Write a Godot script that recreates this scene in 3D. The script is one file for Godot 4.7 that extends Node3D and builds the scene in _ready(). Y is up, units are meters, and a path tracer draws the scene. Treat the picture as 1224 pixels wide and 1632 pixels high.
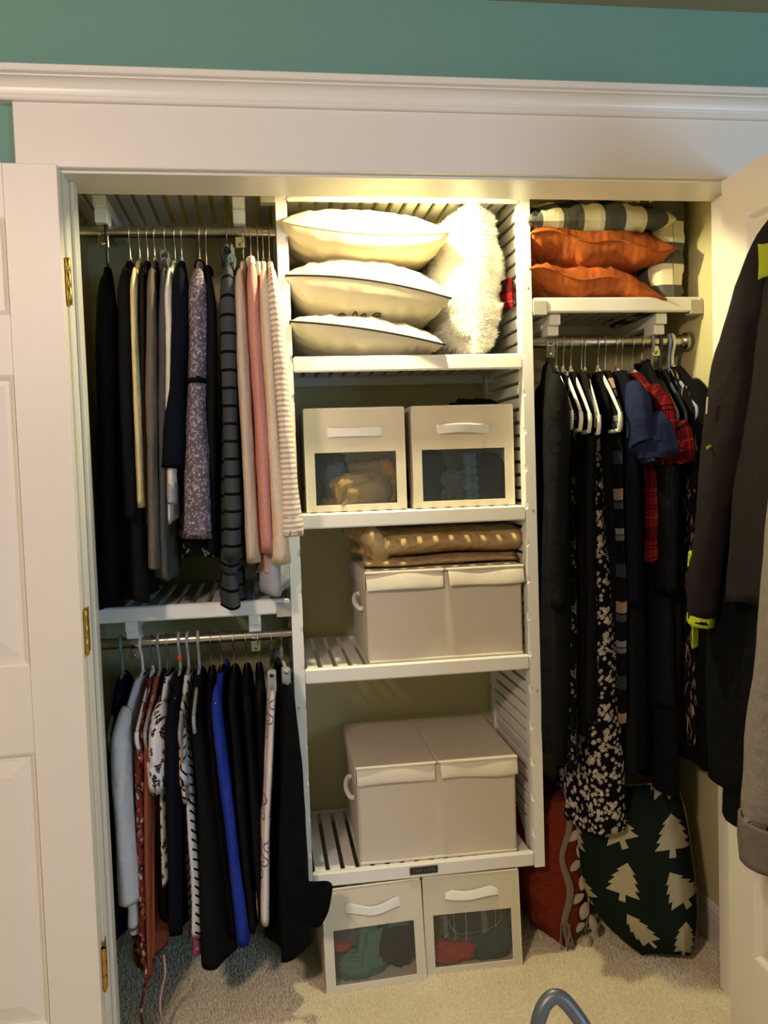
extends Node3D
# A bedroom closet with open doors: slatted shelf tower, hanging rods, fabric bins and cushions.

var M = {}          # materials by name
var used = {}       # names taken at the root
var rng = RandomNumberGenerator.new()
var nz = FastNoiseLite.new()

const W = 1.52      # opening width
const H = 2.03      # opening height
const JD = 0.127    # jamb depth
const ZT = -0.35    # front of the shelf tower
const ZB = -0.79    # closet back wall
const XL = -0.10    # closet side walls
const XR = 1.62
const CEIL = 2.42
const ROD_Z = -0.42

# ------------------------------------------------------------------ node helpers
func numbered(n):
	if not used.has(n):
		used[n] = 0
		return n
	used[n] += 1
	return "%s_%03d" % [n, used[n]]

func thing(called, label, category, at = Vector3.ZERO, turn = 0.0, group = ""):
	var o = Node3D.new()
	o.name = numbered(called)
	add_child(o, true)
	o.position = at
	o.rotation.y = turn
	tag(o, label, category, group)
	return o

func tag(o, label, category, group = ""):
	o.set_meta("label", label)
	o.set_meta("category", category)
	if group != "":
		o.set_meta("group", group)

func part(called, mesh, m, parent, at = Vector3.ZERO, rot = Vector3.ZERO):
	var o = MeshInstance3D.new()
	o.name = called
	o.mesh = mesh
	o.material_override = m
	o.position = at
	o.rotation = rot
	o.cast_shadow = GeometryInstance3D.SHADOW_CASTING_SETTING_ON
	parent.add_child(o, true)
	return o

func single(called, mesh, m, label, category, at = Vector3.ZERO, rot = Vector3.ZERO, group = ""):
	var o = part(numbered(called), mesh, m, self, at, rot)
	tag(o, label, category, group)
	return o

func struct(called, mesh, m, at = Vector3.ZERO):
	var o = part(called, mesh, m, self, at)
	o.set_meta("kind", "structure")
	return o

func struct_root(called, at = Vector3.ZERO, turn = 0.0):
	var o = Node3D.new()
	o.name = called
	add_child(o, true)
	o.position = at
	o.rotation.y = turn
	o.set_meta("kind", "structure")
	return o

# ------------------------------------------------------------------ mesh helpers
func new_st():
	var st = SurfaceTool.new()
	st.begin(Mesh.PRIMITIVE_TRIANGLES)
	return st

func tri(st, a, b, c, n):
	if (c - a).cross(b - a).dot(n) < 0.0:
		var t = b
		b = c
		c = t
	for p in [a, b, c]:
		st.set_normal(n)
		var an = n.abs()
		if an.x >= an.y and an.x >= an.z:
			st.set_uv(Vector2(p.z, -p.y))
		elif an.y >= an.z:
			st.set_uv(Vector2(p.x, p.z))
		else:
			st.set_uv(Vector2(p.x, -p.y))
		st.add_vertex(p)

func quad(st, a, b, c, d, n):
	tri(st, a, b, c, n)
	tri(st, a, c, d, n)

func add_box(st, lo, hi, bev = 0.0):
	var c = (lo + hi) * 0.5
	var h = (hi - lo) * 0.5
	bev = minf(bev, minf(h.x, minf(h.y, h.z)) * 0.9)
	for ax in 3:
		var b = (ax + 1) % 3
		var d = (ax + 2) % 3
		for s in [-1.0, 1.0]:
			var n = Vector3.ZERO
			n[ax] = s
			var q = []
			for k in [[-1, -1], [1, -1], [1, 1], [-1, 1]]:
				var p = Vector3.ZERO
				p[ax] = s * h[ax]
				p[b] = k[0] * (h[b] - bev)
				p[d] = k[1] * (h[d] - bev)
				q.append(c + p)
			quad(st, q[0], q[1], q[2], q[3], n)
	if bev <= 0.0:
		return
	for ax in 3:
		var b = (ax + 1) % 3
		var d = (ax + 2) % 3
		for sb in [-1.0, 1.0]:
			for sd in [-1.0, 1.0]:
				var n = Vector3.ZERO
				n[b] = sb
				n[d] = sd
				n = n.normalized()
				var q = []
				for e in [-1.0, 1.0]:
					var p = Vector3.ZERO
					p[ax] = e * (h[ax] - bev)
					p[b] = sb * h[b]
					p[d] = sd * (h[d] - bev)
					var p2 = p
					p2[b] = sb * (h[b] - bev)
					p2[d] = sd * h[d]
					q.append([c + p, c + p2])
				quad(st, q[0][0], q[0][1], q[1][1], q[1][0], n)
	for sx in [-1.0, 1.0]:
		for sy in [-1.0, 1.0]:
			for sz in [-1.0, 1.0]:
				var s = Vector3(sx, sy, sz)
				var k = h - Vector3.ONE * bev
				tri(st, c + s * Vector3(h.x, k.y, k.z), c + s * Vector3(k.x, h.y, k.z), c + s * Vector3(k.x, k.y, h.z), s.normalized())

func box(lo, hi, bev = 0.0):
	var st = new_st()
	add_box(st, lo, hi, bev)
	return st.commit()

func cbox(size, bev = 0.0):
	return box(size * -0.5, size * 0.5, bev)

# polygon in (a,b) coordinates pushed along an axis; ex, ey, ez say where a, b and the length go
func add_extrude(st, poly, ex, ey, ez, l0, l1, caps = true):
	var area = 0.0
	for i in poly.size():
		var p = poly[i]
		var q = poly[(i + 1) % poly.size()]
		area += p.x * q.y - q.x * p.y
	for i in poly.size():
		var p = poly[i]
		var q = poly[(i + 1) % poly.size()]
		var e = q - p
		var n2 = Vector2(e.y, -e.x).normalized() * (1.0 if area > 0 else -1.0)
		var n = ex * n2.x + ey * n2.y
		var a = ex * p.x + ey * p.y
		var b = ex * q.x + ey * q.y
		quad(st, a + ez * l0, b + ez * l0, b + ez * l1, a + ez * l1, n)
	if caps:
		var t = Geometry2D.triangulate_polygon(PackedVector2Array(poly))
		for i in range(0, t.size(), 3):
			var v = []
			for k in 3:
				var p = poly[t[i + k]]
				v.append(ex * p.x + ey * p.y)
			tri(st, v[0] + ez * l0, v[1] + ez * l0, v[2] + ez * l0, -ez)
			tri(st, v[0] + ez * l1, v[1] + ez * l1, v[2] + ez * l1, ez)

# a smooth sheet: rows of points, normals from neighbours. normal = d/drow x d/dcolumn
func add_sheet(arr, rows, uvs, closed = false, flip = false):
	var nj = rows.size()
	var ni = rows[0].size()
	var base = arr.v.size()
	for j in nj:
		var ja = maxi(j - 1, 0)
		var jb = mini(j + 1, nj - 1)
		for i in ni:
			var ia = i - 1
			var ib = i + 1
			if closed:
				if ia < 0:
					ia = ni - 2
				if ib > ni - 1:
					ib = 1
			else:
				ia = maxi(ia, 0)
				ib = mini(ib, ni - 1)
			var n = (rows[jb][i] - rows[ja][i]).cross(rows[j][ib] - rows[j][ia])
			if n.length_squared() < 1e-16:
				n = (rows[mini(j + 2, nj - 1)][i] - rows[maxi(j - 2, 0)][i]).cross(rows[jb][ib] - rows[jb][ia] + rows[ja][ib] - rows[ja][ia])
			if n.length_squared() < 1e-18:
				n = Vector3(0, 1, 0)
			n = n.normalized()
			arr.v.append(rows[j][i])
			arr.n.append(-n if flip else n)
			arr.t.append(uvs[j][i])
	for j in nj - 1:
		for i in ni - 1:
			var a = base + j * ni + i
			var q = [a, a + 1, a + ni, a + 1, a + ni + 1, a + ni]
			if flip:
				q = [a, a + ni, a + 1, a + 1, a + ni, a + ni + 1]
			for k in q:
				arr.i.append(k)

func new_arr():
	return {"v": PackedVector3Array(), "n": PackedVector3Array(), "t": PackedVector2Array(), "i": PackedInt32Array()}

func arr_mesh(arr):
	var a = []
	a.resize(Mesh.ARRAY_MAX)
	a[Mesh.ARRAY_VERTEX] = arr.v
	a[Mesh.ARRAY_NORMAL] = arr.n
	a[Mesh.ARRAY_TEX_UV] = arr.t
	a[Mesh.ARRAY_INDEX] = arr.i
	var m = ArrayMesh.new()
	m.add_surface_from_arrays(Mesh.PRIMITIVE_TRIANGLES, a)
	return m

# smooth curve through points
func curve(pts, per = 6):
	var out = []
	for k in pts.size() - 1:
		var p0 = pts[maxi(k - 1, 0)]
		var p1 = pts[k]
		var p2 = pts[k + 1]
		var p3 = pts[mini(k + 2, pts.size() - 1)]
		for s in per:
			out.append(p1.cubic_interpolate(p2, p0, p3, float(s) / per))
	out.append(pts[pts.size() - 1])
	return out

# tube along points; radius a number or an array of Vector2(across, deep); up = rough direction of the first radius
func add_tube(arr, pts, rad, sides = 10, up = Vector3(0.123, 0.9, 0.31), caps = true, wob = 0.0, sd = 0.0):
	var rows = []
	var uvs = []
	var run = 0.0
	var n = pts.size()
	var N = up
	for j in n:
		var T = (pts[mini(j + 1, n - 1)] - pts[maxi(j - 1, 0)]).normalized()
		N = (N - T * N.dot(T))
		if N.length() < 0.01:
			N = T.cross(Vector3(0.3, 0.5, 0.8))
		N = N.normalized()
		var B = N.cross(T)
		if j > 0:
			run += (pts[j] - pts[j - 1]).length()
		var r = rad if (rad is float) else rad[j]
		var ra = r if (r is float) else r.x
		var rb = r if (r is float) else r.y
		var row = []
		var uv = []
		for i in sides + 1:
			var th = TAU * i / sides
			var c = cos(th)
			var s = sin(th)
			var k = 1.0
			if wob > 0.0:
				k += wob * nz.get_noise_3d(c * 40.0 + sd * 91.0, s * 40.0, run * 260.0)
				k += wob * 0.8 * nz.get_noise_3d(c * 90.0 + sd * 57.0, s * 90.0 + run * 200.0, run * 500.0)
			row.append(pts[j] + N * c * ra * k + B * s * rb * k)
			uv.append(Vector2(th / TAU * (ra + rb) * PI, run))
		rows.append(row)
		uvs.append(uv)
	if caps:
		for e in [0, n - 1]:
			var row = []
			for i in sides + 1:
				row.append(pts[e])
			if e == 0:
				rows.push_front(row)
				uvs.push_front(uvs[0])
			else:
				rows.append(row)
				uvs.append(uvs[uvs.size() - 1])
	add_sheet(arr, rows, uvs, true)

func tube(pts, rad, sides = 10, up = Vector3(0.123, 0.9, 0.31), caps = true):
	var a = new_arr()
	add_tube(a, pts, rad, sides, up, caps)
	return arr_mesh(a)

# profile (radius, height) turned about y
func lathe(prof, sides = 24):
	var a = new_arr()
	var rows = []
	var uvs = []
	for k in range(prof.size() - 1, -1, -1):
		var p = prof[k]
		var row = []
		var uv = []
		for i in sides + 1:
			var th = TAU * i / sides
			row.append(Vector3(sin(th) * p.x, p.y, cos(th) * p.x))
			uv.append(Vector2(th / TAU, p.y))
		rows.append(row)
		uvs.append(uv)
	add_sheet(a, rows, uvs, true)
	return arr_mesh(a)

# ------------------------------------------------------------------ textures
func C(r, g, b):
	return Color8(r, g, b)

func new_img(s, col):
	var im = Image.create(s, s, false, Image.FORMAT_RGB8)
	im.fill(col)
	return im

func stamp(im, cx, cy, rx, ry, ang, col):
	var s = im.get_width()
	var R = int(ceil(maxf(rx, ry))) + 1
	var ca = cos(ang)
	var sa = sin(ang)
	for y in range(int(cy) - R, int(cy) + R + 1):
		for x in range(int(cx) - R, int(cx) + R + 1):
			var dx = x - cx
			var dy = y - cy
			var u = (dx * ca + dy * sa) / rx
			var v = (-dx * sa + dy * ca) / ry
			if u * u + v * v <= 1.0:
				im.set_pixel(posmod(x, s), posmod(y, s), col)

func stroke(im, pts, w, col):
	for k in pts.size() - 1:
		var p = pts[k]
		var q = pts[k + 1]
		var n = int((q - p).length() / maxf(w * 0.5, 0.7)) + 1
		for t in n:
			var r = p.lerp(q, float(t) / n)
			stamp(im, r.x, r.y, w, w, 0.0, col)

func arc_pts(c, rx, ry, ang, a0, a1, n):
	var o = []
	for k in n + 1:
		var t = lerpf(a0, a1, float(k) / n)
		o.append(c + Vector2(cos(t) * rx, sin(t) * ry).rotated(ang))
	return o

func fill_poly(im, poly, col):
	var lo = poly[0]
	var hi = poly[0]
	for p in poly:
		lo = lo.min(p)
		hi = hi.max(p)
	var pp = PackedVector2Array(poly)
	var s = im.get_width()
	for y in range(int(lo.y), int(hi.y) + 1):
		for x in range(int(lo.x), int(hi.x) + 1):
			if Geometry2D.is_point_in_polygon(Vector2(x + 0.5, y + 0.5), pp):
				im.set_pixel(posmod(x, s), posmod(y, s), col)

func grain(im, amt, sd = 1):
	var r = RandomNumberGenerator.new()
	r.seed = sd
	var s = im.get_width()
	for y in s:
		for x in s:
			var c = im.get_pixel(x, y)
			var k = 1.0 + r.randf_range(-amt, amt)
			im.set_pixel(x, y, Color(c.r * k, c.g * k, c.b * k))
	return im

func tex(im):
	return ImageTexture.create_from_image(im)

func mat(col, rough = 0.6, metal = 0.0, spec = 0.5):
	var m = StandardMaterial3D.new()
	m.albedo_color = col
	m.roughness = rough
	m.metallic = metal
	m.metallic_specular = spec
	return m

var weave
var crumple

func cloth(col, im = null, size = 0.3, bump = 0.9, rough = 0.92):
	var m = mat(col, rough, 0.0, 0.18)
	if im != null:
		m.albedo_texture = tex(im)
		m.uv1_scale = Vector3(1.0 / size, 1.0 / size, 1)
	if bump > 0.0:
		m.normal_enabled = true
		m.normal_texture = crumple
		m.normal_scale = bump
		if im == null:
			m.uv1_triplanar = true
			m.uv1_world_triplanar = false
			m.uv1_scale = Vector3(4, 4, 4)
	m.rim_enabled = false
	return m

func noise_tex(freq, s, normal = false, strength = 4.0, sd = 3, oct = 4):
	var f = FastNoiseLite.new()
	f.seed = sd
	f.frequency = freq
	f.fractal_octaves = oct
	var im = f.get_seamless_image(s, s)
	im.convert(Image.FORMAT_RGBA8)
	if normal:
		im.bump_map_to_normal_map(strength)
	return tex(im)

func ramp_noise(freq, s, c0, c1, sd = 5, oct = 4):
	var f = FastNoiseLite.new()
	f.seed = sd
	f.frequency = freq
	f.fractal_octaves = oct
	var g = f.get_seamless_image(s, s)
	g.convert(Image.FORMAT_L8)
	var im = new_img(s, c0)
	for y in s:
		for x in s:
			im.set_pixel(x, y, c0.lerp(c1, clampf(g.get_pixel(x, y).r, 0, 1)))
	return im

func make_materials():
	rng.seed = 11
	nz.seed = 7
	nz.frequency = 0.01
	crumple = noise_tex(0.012, 256, true, 9.0, 21, 3)
	# painted surfaces
	var paint = noise_tex(0.06, 256, true, 1.2, 4, 3)
	M.teal = mat(C(108, 150, 136), 0.75)
	M.ceil = mat(C(165, 150, 122), 0.9)
	M.room = mat(C(112, 150, 138), 0.9)
	M.closet = mat(C(210, 200, 150), 0.85)
	for k in ["teal", "closet"]:
		M[k].normal_enabled = true
		M[k].normal_texture = paint
		M[k].normal_scale = 0.35
		M[k].uv1_triplanar = true
		M[k].uv1_world_triplanar = true
		M[k].uv1_scale = Vector3(5, 5, 5)
	M.trim = mat(C(228, 222, 212), 0.3)
	M.door = mat(C(228, 220, 210), 0.42)
	M.shelf = mat(C(240, 238, 232), 0.34)
	M.dark_gap = mat(C(30, 26, 22), 0.9)
	M.clip = mat(C(176, 172, 160), 0.5)
	M.brass = mat(C(190, 150, 70), 0.28, 1.0)
	M.steel = mat(C(196, 190, 178), 0.3, 1.0)
	M.chrome = mat(C(205, 203, 198), 0.18, 1.0)
	M.tube = mat(C(108, 112, 120), 0.4, 0.5)
	M.plate = mat(C(26, 22, 20), 0.45, 0.3)
	M.letter = mat(C(150, 138, 118), 0.5, 0.4)
	M.rubber = mat(C(40, 40, 42), 0.8)
	# carpet
	M.carpet = mat(Color.WHITE, 1.0, 0.0, 0.1)
	M.carpet.albedo_texture = tex(ramp_noise(0.05, 512, C(208, 196, 166), C(240, 230, 204), 9, 5))
	M.carpet.normal_enabled = true
	M.carpet.normal_texture = noise_tex(0.16, 512, true, 5.0, 14, 4)
	M.carpet.uv1_triplanar = true
	M.carpet.uv1_world_triplanar = true
	M.carpet.uv1_scale = Vector3(3.2, 3.2, 3.2)
	M.pile = mat(C(214, 196, 158), 1.0, 0.0, 0.1)
	# storage fabric
	M.bin = cloth(C(216, 207, 186), null, 0.3, 0.12, 0.85)
	M.bin_trim = cloth(C(226, 217, 196), null, 0.3, 0.1, 0.8)
	M.strap = cloth(C(238, 236, 230), null, 0.3, 0.3, 0.6)
	M.boxf = cloth(C(214, 203, 186), null, 0.3, 0.15, 0.8)
	M.box_trim = cloth(C(226, 217, 200), null, 0.3, 0.2, 0.75)
	M.pane = mat(Color(0.5, 0.52, 0.54, 0.06), 0.2)
	M.pane.transparency = BaseMaterial3D.TRANSPARENCY_ALPHA
	M.clear = mat(Color(0.85, 0.88, 0.86, 0.35), 0.1)
	M.clear.transparency = BaseMaterial3D.TRANSPARENCY_ALPHA
	# hangers
	M.h_white = mat(C(238, 236, 228), 0.4)
	M.h_grey = mat(C(150, 150, 148), 0.45)
	M.h_teal = mat(C(112, 140, 132), 0.45)
	M.h_black = mat(C(22, 24, 32), 0.45)
	M.h_navy = mat(C(52, 62, 88), 0.45)
	M.h_blue = mat(C(140, 158, 186), 0.4)
	M.h_tan = mat(C(206, 190, 160), 0.5)
	M.wire = mat(C(200, 195, 185), 0.25, 1.0)
	# plain cloths
	M.black = cloth(C(15, 15, 17))
	M.black2 = cloth(C(22, 22, 23), null, 0.3, 0.8)
	M.satin = cloth(C(15, 16, 19), null, 0.3, 0.6, 0.45)
	M.navy = cloth(C(15, 17, 28))
	M.navy2 = cloth(C(32, 39, 68))
	M.deepnavy = cloth(C(13, 15, 34))
	M.cream = cloth(C(226, 206, 150))
	M.offwhite = cloth(C(220, 212, 196))
	M.taupe = cloth(C(104, 94, 84))
	M.charcoal = cloth(C(78, 78, 76))
	M.bluegrey = cloth(C(158, 160, 166))
	M.white = cloth(C(216, 218, 226))
	M.royal = cloth(C(36, 54, 150))
	M.lime = cloth(C(166, 182, 48))
	M.brownblk = cloth(C(34, 29, 29), null, 0.3, 0.5)
	M.rust = cloth(C(150, 82, 58))
	M.greysw = cloth(Color.WHITE, grain(ramp_noise(0.2, 256, C(112, 104, 98), C(150, 142, 134), 31), 0.12), 0.12, 0.6)
	M.greyrib = cloth(C(112, 104, 98))
	M.pinkwhite = cloth(C(232, 214, 204))
	M.pink = cloth(Color.WHITE, grain(ramp_noise(0.1, 128, C(200, 136, 126), C(214, 154, 142), 33), 0.05), 0.15, 0.4)
	M.dustypink = cloth(C(186, 140, 136))
	M.heather = cloth(Color.WHITE, grain(ramp_noise(0.15, 256, C(190, 164, 138), C(222, 204, 184), 35), 0.10), 0.14, 0.5)
	M.cream2 = cloth(Color.WHITE, grain(ramp_noise(0.1, 128, C(218, 196, 166), C(232, 214, 188), 37), 0.05), 0.15, 0.5)
	M.fur = cloth(C(242, 238, 226), null, 0.3, 0.7, 1.0)
	M.cushion = cloth(C(206, 196, 168), null, 0.3, 0.35, 0.8)
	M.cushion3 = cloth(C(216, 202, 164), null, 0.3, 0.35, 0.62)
	M.piping = mat(C(28, 26, 24), 0.8)
	M.orange = cloth(Color.WHITE, grain(ramp_noise(0.05, 256, C(156, 80, 38), C(178, 98, 50), 41), 0.06), 0.25, 0.6)
	M.redorange = cloth(Color.WHITE, grain(ramp_noise(0.05, 256, C(104, 41, 25), C(120, 50, 32), 43), 0.06), 0.25, 0.6)
	M.tulle = cloth(C(128, 112, 98), null, 0.3, 0.9)
	M.felt = cloth(C(172, 158, 136), null, 0.3, 0.4)
	M.throw = cloth(Color.WHITE, grain(ramp_noise(0.03, 256, C(164, 138, 98), C(200, 174, 130), 45), 0.06), 0.3, 0.9)
	M.jean = cloth(C(72, 84, 108))
	M.khaki = cloth(C(142, 122, 88))
	M.mustard = cloth(C(164, 126, 58))
	M.green = cloth(C(84, 120, 104))
	M.red = cloth(C(170, 52, 50))
	M.bluel = cloth(C(78, 100, 134))
	# patterns
	var im = new_img(256, C(66, 70, 74))
	for y in [30, 94, 158, 222]:
		im.fill_rect(Rect2i(0, y, 256, 11), C(14, 15, 18))
	M.stripe_dark = cloth(Color.WHITE, grain(im, 0.06), 0.168, 0.5)
	im = new_img(128, C(238, 228, 214))
	for y in range(0, 128, 16):
		im.fill_rect(Rect2i(0, y, 128, 7), C(198, 172, 144))
	M.stripe_tan = cloth(Color.WHITE, grain(im, 0.03), 0.1, 0.4)
	# grey mauve blouse with pale rings and dashes
	im = new_img(256, C(98, 88, 96))
	var r = RandomNumberGenerator.new()
	r.seed = 51
	for k in 420:
		var c = Vector2(r.randf() * 256, r.randf() * 256)
		var col = C(196, 190, 200) if r.randf() < 0.65 else C(140, 130, 150)
		if r.randf() < 0.5:
			stroke(im, arc_pts(c, 6, 3.5, r.randf() * TAU, 0.0, 4.6, 9), 0.9, col)
		else:
			stamp(im, c.x, c.y, 5, 1.6, r.randf() * TAU, col)
	M.print_mauve = cloth(Color.WHITE, im, 0.16, 0.7)
	# black ground, white blossoms
	im = new_img(512, C(14, 12, 13))
	r.seed = 52
	for k in 420:
		var c = Vector2(r.randf() * 512, r.randf() * 512)
		var col = C(206, 198, 186).lerp(C(150, 132, 120), r.randf() * 0.6)
		var a = r.randf() * TAU
		var rr = r.randf_range(5.0, 9.0)
		for p in 5:
			var d = Vector2(rr * 0.9, 0).rotated(a + TAU * p / 5)
			stamp(im, c.x + d.x, c.y + d.y, rr * 0.72, rr * 0.42, a + TAU * p / 5, col)
		stamp(im, c.x, c.y, 2.0, 2.0, 0, C(30, 24, 22))
	M.floral_bw = cloth(Color.WHITE, im, 0.26, 0.4)
	# black ground, fine white scrolls
	im = new_img(256, C(12, 12, 14))
	r.seed = 53
	for k in 55:
		var c = Vector2(r.randf() * 256, r.randf() * 256)
		stroke(im, arc_pts(c, r.randf_range(5, 13), r.randf_range(4, 9), r.randf() * TAU, 0.0, r.randf_range(2.5, 5.5), 12), 1.1, C(180, 178, 174))
		stamp(im, c.x, c.y, 2, 2, 0, C(190, 188, 182))
	M.scroll = cloth(Color.WHITE, im, 0.17, 0.4)
	# white ground, small black blossoms
	im = new_img(256, C(214, 212, 212))
	r.seed = 54
	for k in 60:
		var c = Vector2(r.randf() * 256, r.randf() * 256)
		var a = r.randf() * TAU
		for p in 5:
			var d = Vector2(6, 0).rotated(a + TAU * p / 5)
			stamp(im, c.x + d.x, c.y + d.y, 4.6, 3.2, a + TAU * p / 5, C(38, 36, 42))
		stamp(im, c.x, c.y, 2.2, 2.2, 0, C(190, 186, 186))
	M.floral_white = cloth(Color.WHITE, im, 0.17, 0.5)
	# rust, cream and brown petals
	im = new_img(256, C(118, 58, 44))
	r.seed = 55
	var pal = [C(212, 184, 156), C(186, 92, 70), C(70, 34, 30), C(196, 70, 96), C(150, 110, 90), C(40, 26, 26)]
	for k in 150:
		stamp(im, r.randf() * 256, r.randf() * 256, r.randf_range(6, 18), r.randf_range(4, 9), r.randf() * TAU, pal[r.randi() % 6])
	M.floral_rust = cloth(Color.WHITE, im, 0.2, 0.5)
	im = new_img(256, C(150, 70, 100))
	for k in 120:
		stamp(im, r.randf() * 256, r.randf() * 256, r.randf_range(4, 14), r.randf_range(3, 7), r.randf() * TAU, [C(190, 120, 150), C(96, 44, 70), C(206, 196, 204), C(60, 52, 70)][r.randi() % 4])
	M.floral_plum = cloth(Color.WHITE, im, 0.2, 0.5)
	# pale ground, slanting black leaf veins beside a tan midrib
	im = new_img(256, C(204, 202, 200))
	for k in 9:
		var y0 = k * 28.4
		for s in [-1, 1]:
			var pts = []
			for t in 9:
				pts.append(Vector2(128 + s * t * 15, y0 - t * 9 + 2.0 * sin(t * 1.3 + k)))
			stroke(im, pts, 3.6 - 0.2 * (k % 3), C(22, 20, 24))
	stroke(im, [Vector2(128, 0), Vector2(128, 255)], 9, C(150, 116, 78))
	M.leafvein = cloth(Color.WHITE, im, 0.21, 0.5)
	# white ground, large outline flowers in mauve and grey
	im = new_img(512, C(226, 212, 204))
	r.seed = 57
	for k in 9:
		var c = Vector2((k % 3) * 171 + r.randf_range(20, 120), (k / 3) * 171 + r.randf_range(20, 120))
		var col = [C(112, 96, 150), C(88, 88, 96), C(126, 96, 130)][k % 3]
		for p in 6:
			var a = TAU * p / 6 + k
			stroke(im, arc_pts(c + Vector2(44, 0).rotated(a), 34, 19, a, 0, TAU, 30), 3.0, col)
			stroke(im, arc_pts(c + Vector2(38, 0).rotated(a), 20, 9, a, 0, TAU, 22), 2.0, col)
		stroke(im, arc_pts(c, 10, 10, 0, 0, TAU, 16), 2.2, col)
	M.lineflower = cloth(Color.WHITE, im, 0.36, 0.4)
	im = new_img(256, C(15, 15, 18))
	for q in [[20, 26, C(150, 124, 108)], [50, 16, C(62, 66, 76)], [110, 14, C(120, 122, 116)], [126, 12, C(96, 100, 100)], [190, 30, C(48, 52, 62)]]:
		im.fill_rect(Rect2i(0, q[0], 256, q[1]), q[2])
	M.banded = cloth(Color.WHITE, im, 0.30, 0.4)
	# brown and white brush strokes on black
	im = new_img(256, C(20, 17, 17))
	r.seed = 58
	for k in 110:
		stamp(im, r.randf() * 256, r.randf() * 256, r.randf_range(1.5, 4), r.randf_range(8, 26), r.randf_range(-0.4, 0.4), [C(130, 104, 88), C(168, 158, 148), C(70, 56, 50)][r.randi() % 3])
	M.brush = cloth(Color.WHITE, im, 0.2, 0.5)
	# red tartan
	im = new_img(256, C(150, 34, 36))
	im.fill_rect(Rect2i(0, 0, 70, 256), C(96, 22, 26))
	for y in 256:
		for x in 256:
			if y < 70:
				im.set_pixel(x, y, im.get_pixel(x, y).darkened(0.35))
	for p in [90, 106, 150, 166]:
		im.fill_rect(Rect2i(p, 0, 5, 256), C(38, 12, 16))
		im.fill_rect(Rect2i(0, p, 256, 5), C(38, 12, 16))
	im.fill_rect(Rect2i(210, 0, 3, 256), C(190, 120, 100))
	im.fill_rect(Rect2i(0, 210, 256, 3), C(190, 120, 100))
	M.tartan = cloth(C(200, 190, 190), im, 0.14, 0.4)
	# dark plaid with white lines
	im = new_img(256, C(44, 44, 48))
	im.fill_rect(Rect2i(20, 0, 26, 256), C(108, 106, 108))
	im.fill_rect(Rect2i(0, 60, 256, 22), C(96, 94, 96))
	im.fill_rect(Rect2i(20, 60, 26, 22), C(196, 192, 188))
	for p in [110, 200]:
		im.fill_rect(Rect2i(p, 0, 3, 256), C(210, 206, 200))
		im.fill_rect(Rect2i(0, p, 256, 3), C(210, 206, 200))
	M.plaid = cloth(Color.WHITE, im, 0.10, 0.5)
	# buffalo check in cream, charcoal and grey
	im = new_img(256, C(226, 218, 190))
	for y in 256:
		for x in 256:
			var a = (x / 128) % 2
			var b = (y / 128) % 2
			if a + b == 2:
				im.set_pixel(x, y, C(26, 29, 32))
			elif a + b == 1:
				im.set_pixel(x, y, C(34, 37, 40) if (x + y) % 4 < 2 else C(132, 130, 122))
	M.buffalo = cloth(Color.WHITE, im, 0.118, 0.35)
	# dark green with pale fir trees
	im = new_img(512, C(24, 34, 27))
	var tree = [[0, -1], [0.55, -0.52], [0.36, -0.52], [0.78, -0.12], [0.56, -0.12], [0.92, 0.28], [0.66, 0.28], [1.0, 0.66], [0.16, 0.6], [0.2, 1.0], [-0.2, 1.0], [-0.16, 0.6], [-1.0, 0.66], [-0.66, 0.28], [-0.92, 0.28], [-0.56, -0.12], [-0.78, -0.12], [-0.36, -0.52], [-0.55, -0.52]]
	var spots = [[128, 90, 0.30], [384, 150, -0.35], [128, 346, -0.28], [384, 406, 0.12]]
	for s in spots:
		var poly = []
		for p in tree:
			poly.append(Vector2(p[0] * 84, p[1] * 100).rotated(s[2]) + Vector2(s[0], s[1]))
		fill_poly(im, poly, C(172, 162, 134))
	M.firs = cloth(Color.WHITE, grain(im, 0.08), 0.29, 0.35)

# ------------------------------------------------------------------ camera, light
func make_camera_light():
	var cam = Camera3D.new()
	cam.name = "camera"
	cam.position = Vector3(0.3817, 1.3986, 1.8949)
	cam.rotation = Vector3(-0.0552, -0.1427, -0.0330)
	cam.fov = rad_to_deg(2.0 * atan(816.0 / 1359.2))
	cam.near = 0.02
	cam.far = 60.0
	add_child(cam)
	cam.current = true
	var e = Environment.new()
	e.background_mode = Environment.BG_COLOR
	e.background_color = Color(0.02, 0.02, 0.02)
	e.tonemap_mode = Environment.TONE_MAPPER_LINEAR
	e.tonemap_exposure = 1.08
	e.sdfgi_enabled = true
	e.ssao_enabled = true
	e.ssil_enabled = true
	var we = WorldEnvironment.new()
	we.name = "world"
	we.environment = e
	add_child(we)
	# ceiling lamp of the room
	ceiling_lamp(Vector3(-0.45, 2.42, 2.0))
	# small lamp on the closet side of the header wall
	puck_lamp(Vector3(0.80, 2.128, -0.25))
	# daylight window in the room's side wall
	room_window()

func lampmat(col, e):
	var m = mat(Color(1, 1, 1), 0.5)
	m.emission_enabled = true
	m.emission = col
	m.emission_energy_multiplier = e
	return m

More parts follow.
